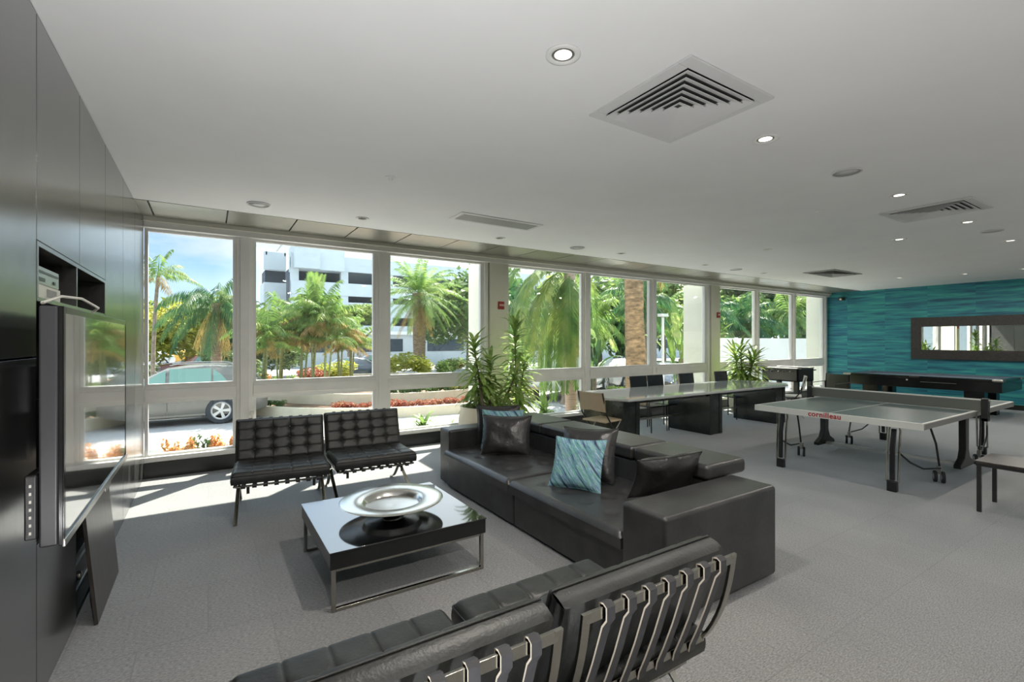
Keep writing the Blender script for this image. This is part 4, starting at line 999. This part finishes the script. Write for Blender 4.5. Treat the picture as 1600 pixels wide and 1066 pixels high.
# palms of the dense planting on the right
for i, (x, y, h, cm, s_, lb) in enumerate([(13.3, 20.0, 3.9, cr_dark, 1.0, 'dark palm just right of the first cream column'), (15.2, 16.6, 3.4, cr_bright, 1.0, 'bright green palm behind the foxtail palm, right side'), (12.6, 15.2, 3.2, cr_bright, .9, 'short bright palm left of the thick trunk'),
        (17.2, 15.2, 4.2, cr_dark, 1.0, 'dark palm between the fifth and sixth windows'), (20.6, 14.4, 3.6, cr_dark, .95, 'dark green palm above the white garden wall, left part'), (19.0, 14.0, 3.0, cr_bright, .8, 'bright palm above the left end of the white garden wall'),
        (24.2, 14.4, 3.4, cr_dark, 1.0, 'palm above the white garden wall, right part'), (21.7, 18.0, 4.0, cr_bright, 1.0, 'tall bright palm farther behind the white garden wall'), (27.5, 14.0, 3.8, cr_bright, 1.0, 'palm above the right end of the white garden wall'),
        (13.6, 12.0, 5.6, cr_dark, .9, 'tall palm whose dark fronds hang beside the thick trunk'), (10.5, 13.0, 2.0, cr_bright, .48, 'low feathery palm before the cab of the white pickup truck')]):
    palm(x, y, -.6, h, cm, .13, .10, lb, M['barkgrey'], (rnd.uniform(-.3, .3), 0), None, s_, rnd.uniform(0, 6))
# background leafy trees
tr_me = [leafcloud(random.Random(40 + i), 5200, 1, 1, .9, .045, .085, 18).mesh('crown', M[k]) for i, k in enumerate(('leaf_tree', 'leaf_yellow', 'leaf_bright'))]
def tree(x, y, zb, h, r_, k, label, rx=1, name='leafy_tree', hz=1.0):
    t = thing(name, label, 'tree', (x, y, zb))
    B().tube([(0, 0, 0), (.05, 0, h * .4), (0, .05, h)], [.16, .13, .06], 9).build('trunk', M['barkgrey'], t, smooth=True)
    o = place('crown', tr_me[k], t, (0, 0, h), (0, 0, x), (r_ * rx, r_, r_ * hz)); return t
for a in ((-1.3, 41, -.7, 3.0, 3.4, 1, 'yellow green tree beyond the parking area, left window', 1.3), (2.6, 34, -.7, 2.4, 2.8, 0, 'dark rounded tree behind the coconut palm'), (-7.0, 48, -.7, 3.2, 4.2, 0, 'green tree at the far left of the parking area'),
          (17.0, 33, -.7, 5.0, 4.6, 0, 'large dark tree behind the first cream column'), (23.5, 27, -.7, 4.6, 4.4, 2, 'large bright tree behind the thick trunk'), (21.0, 22.5, -.7, 3.2, 3.4, 0, 'dark tree filling the gap right of the thick trunk'), (29.0, 22, -.7, 5.2, 4.8, 2, 'large bright tree beyond the garden wall'),
          (33.0, 18.5, -.7, 4.8, 4.6, 0, 'dark tree beyond the right end of the garden wall'), (37.0, 24, -.7, 6, 5, 0, 'farthest dark tree behind the garden wall'), (15.6, 24.5, -.7, 2.4, 2.6, 2, 'bright rounded tree behind the foxtail palm'), (26.0, 17.0, -.7, 3.4, 3.0, 2, 'bright tree just behind the garden wall'), (1.0, 28.5, -.7, .9, 1.5, 0, 'low dark tree behind the car roof, first window')):
    tree(*a[:7], rx=a[7] if len(a) > 7 else 1)
# bare branching tree
t = thing('bare_tree', 'small dark branching tree before the white street wall, second window', 'tree', (7.5, 30.8, -.6))
B().tube([(0, 0, 0), (0, 0, 1.6)], [.16, .12], 8).tube([(0, 0, 1.5), (-.9, 0, 2.6), (-1.3, 0, 3.6)], [.1, .07, .03], 7).tube([(0, 0, 1.5), (1.0, .1, 2.4), (1.9, .1, 3.3)], [.1, .07, .03], 7).tube([(0, 0, 1.5), (.1, -.2, 3.2)], [.08, .03], 7).build('trunk', M['barkgrey'], t, smooth=True)
place('crown', tr_me[2], t, (.2, 0, 3.9), sc=(2.2, 1.6, 1.0))
# hedge, shrubs and flowers
sh_me = {k: leafcloud(random.Random(60 + i), 1500, 1, 1, .8, .07, .12, 10).mesh('foliage', M[k]) for i, k in enumerate(('leaf_red', 'leaf_yellow', 'leaf_tree', 'leaf_bright', 'leaf_orange'))}
def shrub(x, y, z, r_, k, label, hz=.8, name='shrub', group=None):
    o = place(name, sh_me[k], None, (x, y, z + r_ * .35), (0, 0, x * 3), (r_, r_, r_ * hz)); tag(o, label, 'shrub', group); return o
for i, (x, y, z, r_, k, lb) in enumerate([(4.8, 22.6, -.2, 1.1, 'leaf_yellow', 'yellow green rounded shrub at the right foot of the slim palms'), (3.8, 21.5, -.2, .8, 'leaf_red', 'reddish shrub under the slim palms'), (9.6, 26.2, -.3, 1.5, 'leaf_yellow', 'pale round shrub left of the big date palm trunk'),
     (12.4, 26.5, -.3, .9, 'leaf_bright', 'bright green shrub right of the big date palm trunk'), (13.9, 28.5, -.3, .8, 'leaf_red', 'small red shrub right of the big date palm'), (1.2, 20.0, -.3, .9, 'leaf_tree', 'dark green shrub at the left foot of the slim palms'), (2.4, 19.6, -.3, .6, 'leaf_bright', 'bright low shrub between the slim palm stems'),
     (-3.5, 36.5, -.7, 1.0, 'leaf_bright', 'small pale green shrub at the left edge of the parking area'), (1.7, 24.8, -.6, .8, 'leaf_orange', 'brown orange shrub at the foot of the coconut palm')]):
    shrub(x, y, z, r_, k, lb)
# planting strips of the island (uncountable low planting)
def bed(name, label, k, pts, r_, cat='planting'):
    q = B(); rb = random.Random(hash(name) % 97)
    src = leafcloud(random.Random(77), 260, 1, 1, .8, .10, .18, 6)
    for x, y, z in pts:
        s_ = r_ * rb.uniform(.7, 1.15); a = rb.uniform(0, 6)
        q.add([(x + s_ * (v[0] * math.cos(a) - v[1] * math.sin(a)), y + s_ * (v[0] * math.sin(a) + v[1] * math.cos(a)), z + s_ * (v[2] + .4)) for v in src.v], src.f)
    o = q.build(name, M[k]); tag(o, label, cat, kind='stuff'); return o
arc = lambda cx, cy, rx, ry, a0, a1, n, z: [(cx + rx * math.cos(R(a0 + (a1 - a0) * i / (n - 1))), cy + ry * math.sin(R(a0 + (a1 - a0) * i / (n - 1))), z) for i in range(n)]
bed('red_groundcover', 'low red leaved groundcover in the outer ring of the palm island', 'leaf_red', arc(6.6, 19.6, 5.75, 5.5, 234, 292, 34, -.47), .26)
bed('sparse_groundcover', 'sparse dark green groundcover at the left of the palm island', 'leaf_tree', arc(6.6, 19.6, 5.75, 5.5, 198, 216, 9, -.47), .24)
bed('hedge', 'dark green clipped hedge on the raised part of the palm island', 'leaf_tree', arc(6.6, 20.2, 4.8, 4.8, 246, 300, 26, -.18), .36)
bed('hedge', 'yellow green end of the hedge on the palm island', 'leaf_yellow', arc(6.6, 20.2, 4.85, 4.85, 276, 292, 7, -.15), .42)
bed('undergrowth', 'mixed low undergrowth at the foot of the trees on the right', 'leaf_palm', [(11.5 + .8 * i + (i % 3) * .3, 12.4 + (i % 4) * .5, -.7) for i in range(6)], .55)
bed('undergrowth', 'yellow brown undergrowth low behind the dining chairs, outside', 'leaf_yellow', [(12.2 + .55 * i, 11.4 + (i % 3) * .4, -.7) for i in range(8)], .5)
# orange crotons right outside the first window
cro = leafcloud(random.Random(90), 130, 1, 1, .9, .16, .28, 5).mesh('foliage', M['leaf_orange'])
cro2 = leafcloud(random.Random(91), 130, 1, 1, .9, .16, .28, 5).mesh('foliage', M['leaf_tree'])
for i in range(16):
    x = -.40 + i * .070; g_ = i in (5,)
    o = place('croton', cro2 if g_ else cro, None, (x * 1.0, 7.62 + rnd.uniform(-.06, .1), .13 + rnd.uniform(-.02, .03)), (0, 0, i * 1.7), (.13, .11, .19 + (.05 if i in (5, 10) else 0)))
    tag(o, 'dark green croton standing among orange ones outside the first window' if g_ else 'small orange and yellow croton in the row just outside the first window', 'shrub', 'orange crotons outside the first window')
struct(B().box(-.5, .75, 7.45, 7.9, -.18, -.06).build('soil_bed', M['mulch']))
# young leafy plants on the paving outside windows three and four
rp_ = random.Random(14)
def sprig(x, y, z, s_, lb, n=26):
    q = B()
    for k in range(n):
        a = rp_.uniform(0, 2 * PI); e = R(rp_.uniform(5, 80)); d = Vector((math.cos(a) * math.cos(e), math.sin(a) * math.cos(e), math.sin(e)))
        leafblade(q, (0, 0, rp_.uniform(0, .3) * s_), d, Vector((0, 0, 1)), .42 * s_ * rp_.uniform(.6, 1.1), .07 * s_, 1.2, 4, .1)
    o = q.build('young_plant', M['leaf_bright'], loc=(x, y, z), smooth=True); tag(o, lb, 'plant'); return o
sprig(3.22, 7.95, -.15, 1.05, 'bright young plant outside the third window beside the sofa arm', 34); sprig(3.75, 8.0, -.15, .6, 'small bright plant outside, close to the round cream pot')
sprig(6.25, 8.45, -.2, 1.1, 'bright leafy plant at the left foot of the foxtail palm', 40); sprig(5.6, 8.4, -.2, .7, 'small leafy plant farther left of the foxtail palm')
sprig(7.45, 8.5, -.2, 1.0, 'bright leafy plant at the right foot of the foxtail palm', 36); sprig(5.0, 8.0, -.15, .5, 'tiny plant outside just right of the first cream column')
# ---- garden wall on the right and lamp post
t = B().box(17.3, 30, 12.0, 12.25, -.8, 1.72).build('garden_wall', M['extwhite'], bevel=.01); tag(t, 'plain white garden wall outside the last windows', 'wall')
t = thing('garden_fence', 'pale fence panel with a post in front of the white garden wall', 'fence', (18.2, 11.8, -.7))
B().box(-1.0, .5, -.02, .02, .1, 2.35).build('fence_panel', M['whiteplastic'], t); B().box(.5, .6, -.05, .05, 0, 2.45).build('fence_post', M['white'], t)
t = thing('lamp_post', 'slim white lamp post among the leaves outside the sixth window', 'lamp post', (12.95, 10.8, -.7))
B().lathe([(.06, 0), (.05, .3), (.045, 3.1), (0, 3.12)], 14).build('pole', M['white'], t, smooth=True); B().box(-.16, .16, -.1, .1, 3.12, 3.22).build('lamp_head', M['white'], t, bevel=.01)

# ---- cars
wheel_me = None
def wheel(parent, x, y, r_, side, m_rim):
    w_ = B().lathe([(r_ * .62, -.11), (r_ * .93, -.11), (r_, -.07), (r_, .07), (r_ * .93, .11), (r_ * .62, .11)], 32, cap=False).build('wheel', M['tyre'], parent, smooth=True, loc=(x, y, r_), rot=(R(90), 0, 0))
    q = B().lathe([(r_ * .56, .10), (r_ * .66, .112), (r_ * .68, .10)], 32, cap=False); q.lathe([(0, .105), (r_ * .15, .105), (r_ * .16, .06)], 16, cap=False)
    for k in range(5):
        T = Matrix.Rotation(2 * PI * k / 5, 4, 'Z')
        q.add([(r_ * .08, -r_ * .07, .10), (r_ * .6, -r_ * .12, .09), (r_ * .6, r_ * .12, .09), (r_ * .08, r_ * .07, .10), (r_ * .08, -r_ * .07, .07), (r_ * .6, -r_ * .12, .06), (r_ * .6, r_ * .12, .06), (r_ * .08, r_ * .07, .07)],
              [(0, 1, 2, 3), (0, 4, 5, 1), (3, 2, 6, 7)], 0, T)
    rim = q.build('rim', m_rim, w_)
    if side > 0: rim.rotation_euler = (R(180), 0, 0)
    B().lathe([(0, -.02), (r_ * .56, -.02)], 24).build('brake_disc', M['recess'], w_)
def car(label, loc, rz, m_, st, wx, r_=.34, win=(), W_=.90, cat='car', pillars=(), name='parked_car', full=True):
    """st: stations (x, z_bottom, z_belt, z_top, half_width, half_width_top)"""
    t = thing(name, label, cat, loc, rz)
    q = B(); n = len(st); vs = []
    for (x, zb, zl, zt, hw0, hw1) in st:
        zm = zb + (zl - zb) * .45
        ring = [(hw0 * .93, zb), (hw0, zb + .12), (hw0 * 1.0, zm), (hw0 * .97, zl), (hw1, zt - .05), (hw1 * .85, zt)]
        vs += [(x, a, z) for a, z in ring] + [(x, -a, z) for a, z in ring[::-1]]
    k = 12
    fs = [(i * k + j, i * k + (j + 1) % k, (i + 1) * k + (j + 1) % k, (i + 1) * k + j) for i in range(n - 1) for j in range(k)] + [tuple(range(k))[::-1], tuple(range((n - 1) * k, n * k))]
    q.add(vs, fs); body = q.build('body', m_, t, smooth=True)
    def at(x, z, off=.006):
        for a, b_ in zip(st, st[1:]):
            if a[0] <= x <= b_[0]:
                f = (x - a[0]) / (b_[0] - a[0]); zl, zt, h0, h1 = [a[i] + (b_[i] - a[i]) * f for i in (2, 3, 4, 5)]
                g_ = max(0, min(1, (z - zl) / max(.05, zt - .05 - zl))); return h0 * .97 + (h1 - h0 * .97) * g_ + off
        return W_
    for sg in (-1, 1):
        for poly in win:
            # subdivided window pane following the cabin side
            q = B(); q.add([(x, sg * at(x, z), z) for x, z in poly], [tuple(range(len(poly)))]); q.build('side_window', M['carglass'], t)
        for x in wx:
            ar = B(); pts = [(x + (r_ + .075) * math.cos(PI * i / 16), r_ + (r_ + .075) * math.sin(PI * i / 16)) for i in range(17)]
            ar.add([(px, sg * (at(px, pz, 0) + .012), pz) for px, pz in pts] + [(pts[-1][0], sg * (W_ + .012), .22), (pts[0][0], sg * (W_ + .012), .22)], [tuple(range(19))])
            ar.build('wheel_arch', M['recess'], t)
            wheel(t, x, sg * (W_ - .045), r_, sg, M['rim'])
        B().box(st[1][0] + .5, st[-2][0] - .5, sg * (W_ + .005) - .012, sg * (W_ + .005) + .012, .26, .40).build('sill_trim', m_, t, bevel=.01)
    return t
wag = [(-2.38, .38, .78, .84, .70, .6), (-2.2, .28, .86, .92, .86, .7), (-1.3, .24, .98, 1.04, .92, .74), (-.75, .22, 1.04, 1.12, .93, .72), (.0, .22, 1.07, 1.52, .93, .66), (.5, .22, 1.08, 1.60, .93, .67), (1.2, .22, 1.09, 1.62, .93, .67), (1.75, .24, 1.10, 1.57, .91, .64), (2.05, .28, 1.10, 1.46, .88, .62), (2.4, .36, 1.06, 1.12, .80, .60), (2.46, .40, .85, .88, .74, .56)]
t = car('champagne silver estate car parked outside the first window', (-.98, 16.43, -.7), 0, M['carsilver'], wag, (-1.42, 1.28), .37,
    win=([(-.55, 1.12), (.02, 1.12), (.02, 1.50), (-.12, 1.44)], [(.10, 1.12), (1.05, 1.13), (1.05, 1.54), (.10, 1.54)], [(1.10, 1.13), (1.45, 1.15), (1.30, 1.36), (1.10, 1.52)], [(1.55, 1.38), (1.95, 1.40), (2.18, 1.16), (1.75, 1.16)]), name='estate_car')
q = B()
for x in (.06, 1.07): 
    for sg in (-1, 1): q.box(x - .004, x + .004, sg * .935 - .002, sg * .935 + .002, .42, 1.07)
q.build('door_gap', M['recess'], t)
for sg in (-1, 1):
    B().box(.80, .98, sg * .94 - .015, sg * .94 + .015, .93, .96).build('door_handle', M['carsilver'], t, bevel=.006)
    B().tube([(.1, sg * .6, 1.63), (.3, sg * .6, 1.67), (1.5, sg * .6, 1.67), (1.7, sg * .6, 1.60)], .014, 6).build('roof_rail', M['steel'], t, smooth=True)
# white pickup truck seen from behind, through the fourth and fifth windows
tk = [(-2.75, .55, 1.0, 1.05, .80, .7), (-2.6, .45, 1.15, 1.20, .95, .85), (-1.2, .40, 1.25, 1.32, .98, .85), (-.9, .40, 1.25, 1.6, .98, .8), (-.45, .40, 1.28, 1.95, .98, .76), (.5, .40, 1.28, 1.97, .98, .76), (.98, .40, 1.28, 1.90, .98, .78), (1.02, .40, 1.2, 1.25, .98, .9), (2.85, .45, 1.2, 1.25, .98, .9), (2.88, .55, 1.15, 1.2, .97, .9)]
# local +x is the tail; tail placed towards the building column
dirv = Vector((15.0 - 11.2, 16.3 - 14.4)).normalized(); ang = math.atan2(dirv.y, dirv.x) + PI
t = car('white pickup truck behind the foxtail palm, tail lamp towards the room', (13.1, 15.9, -.7), ang, M['carwhite'], tk, (-1.75, 1.85), .40, win=([(-.7, 1.34), (.0, 1.34), (.0, 1.84), (-.42, 1.84)], [(.08, 1.34), (.85, 1.34), (.85, 1.84), (.08, 1.84)]), W_=.96, cat='truck', name='pickup_truck')
for sg in (-1, 1): B().box(2.80, 2.90, sg * .93 - .06, sg * .93 + .06, .85, 1.15).build('tail_lamp', M['tail'], t, bevel=.01)
B().box(2.84, 2.98, -.85, .85, .45, .60).build('rear_bumper', M['steel'], t, bevel=.02); B().box(2.885, 2.90, -.2, .2, .95, 1.02).build('tailgate_handle', M['black'], t)
sed = [(-2.2, .35, .68, .72, .70, .6), (-2.0, .25, .78, .82, .85, .7), (-1.0, .22, .88, .95, .88, .7), (-.3, .22, .92, 1.36, .88, .6), (.5, .22, .93, 1.42, .88, .6), (1.1, .22, .94, 1.32, .88, .6), (1.6, .24, .94, 1.0, .86, .7), (2.1, .3, .88, .92, .82, .7), (2.2, .38, .7, .75, .75, .66)]
sw = ([(-.5, .97), (.1, .97), (.1, 1.34), (-.2, 1.28)], [(.16, .97), (.95, .98), (.85, 1.30), (.16, 1.35)])
for lb, x, y, a, m_ in (('yellow car far across the parking area', -2.6, 58, 0, 'caryellow'), ('white car at the far left of the parking area', -4.9, 55, 10, 'carwhite'), ('maroon car parked beyond the roof of the silver estate car', -.5, 37.5, 15, 'carred'),
      ('dark car to the right of the maroon one beyond the silver estate car', .9, 37.0, 80, 'cardark'), ('dark blue car low behind the palm island, second window', 6.3, 27.3, 5, 'cardark'), ('dark car behind the paddle leaves outside the sixth window', 16.7, 13.9, 30, 'cardark'), ('white car behind the thick palm trunk', 17.6, 17.4, 20, 'carwhite'), ('dark car in the street before the white wall', 9.6, 33.5, 0, 'cardark')):
    car(lb, (x, y, -.7), R(a), M[m_], sed, (-1.35, 1.3), .32, win=sw, W_=.86)

# ---- parking building across the street
t = thing('parking_building', 'white multi storey parking building with open decks across the street', 'building', (0, 62, -.7))
def bb(nm, x0, x1, y0, y1, z0, z1, m_): return B().box(x0, x1, y0, y1, z0, z1).build(nm, M[m_], t)
bx0, bx1 = 8.3, 75
levels = [(1.6, 3.3), (4.3, 6.0), (7.2, 8.7), (11.1, 12.8)]
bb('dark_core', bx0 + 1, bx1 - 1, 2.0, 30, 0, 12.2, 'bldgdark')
bb('ground_wall', bx0, bx1, .0, .4, 0, 1.6, 'bldg')
for a, b_ in ((2.9, 4.3), (5.4, 7.2), (8.0, 9.6), (11.1, 12.9)): bb('deck_parapet', bx0, bx1, 0, .5, a, b_, 'bldg')
for i in range(14): bb('pillar', bx0 + i * 5.8, bx0 + i * 5.8 + .9, .1, .8, 0, 12.4, 'bldg')
# nearer white storefront at street level
t2 = thing('street_wall', 'low white building with dark windows behind the palms across the street', 'building', (0, 44, -.7))
B().box(4.5, 70, 0, 10, 0, 2.9).build('wall', M['bldg'], t2); B().box(4.3, 70.2, -.3, 0, 2.9, 3.2).build('ledge', M['white'], t2)
for i in range(9): B().box(5.2 + 6.5 * i, 9.2 + 6.5 * i, -.03, .02, 1.3, 2.5).build('window', M['winblue'], t2)
# left stair block standing higher, with pergola rails
bb('stair_block', 8.6, 11.4, -1.2, 4, 11.0, 14.0, 'bldg'); bb('stair_block', 11.4, 14.4, -.6, 3, 11.0, 13.6, 'bldg')
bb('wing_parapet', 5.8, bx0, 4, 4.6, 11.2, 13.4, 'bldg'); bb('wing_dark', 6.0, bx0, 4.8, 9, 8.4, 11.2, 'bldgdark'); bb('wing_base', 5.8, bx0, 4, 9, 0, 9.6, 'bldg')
for z in (13.6, 14.2, 14.8):
    B().box(14, bx1, .2, .3, z, z + .06).build('rail', M['white'], t)
for i in range(12): B().box(15 + i * 5.5, 15.08 + i * 5.5, .2, .3, 12.9, 14.9).build('rail_post', M['white'], t)
for i in range(12): B().box(4.9, 8.3, 3.0 + i * .9, 3.1 + i * .9, 15.4, 15.5).build('pergola_slat', M['white'], t)
B().box(4.8, 5.0, 2.6, 14, 15.2, 15.5).box(8.2, 8.4, 2.6, 14, 15.2, 15.5).build('pergola_beam', M['white'], t)
for x in (6.0, 8.1): B().box(x, x + .15, 4, 4.2, 13, 15.3).build('pergola_post', M['white'], t)
# low pale buildings at the end of the parking area
t = thing('distant_building', 'pale low building at the end of the parking area', 'building', (-12, 80, -.7)); B().box(-20, 18, 0, 6, 0, 3.4).build('wall', M['bldg'], t); B().box(-20.3, 18.3, -.4, 6, 3.4, 3.8).build('roof_edge', M['white'], t)
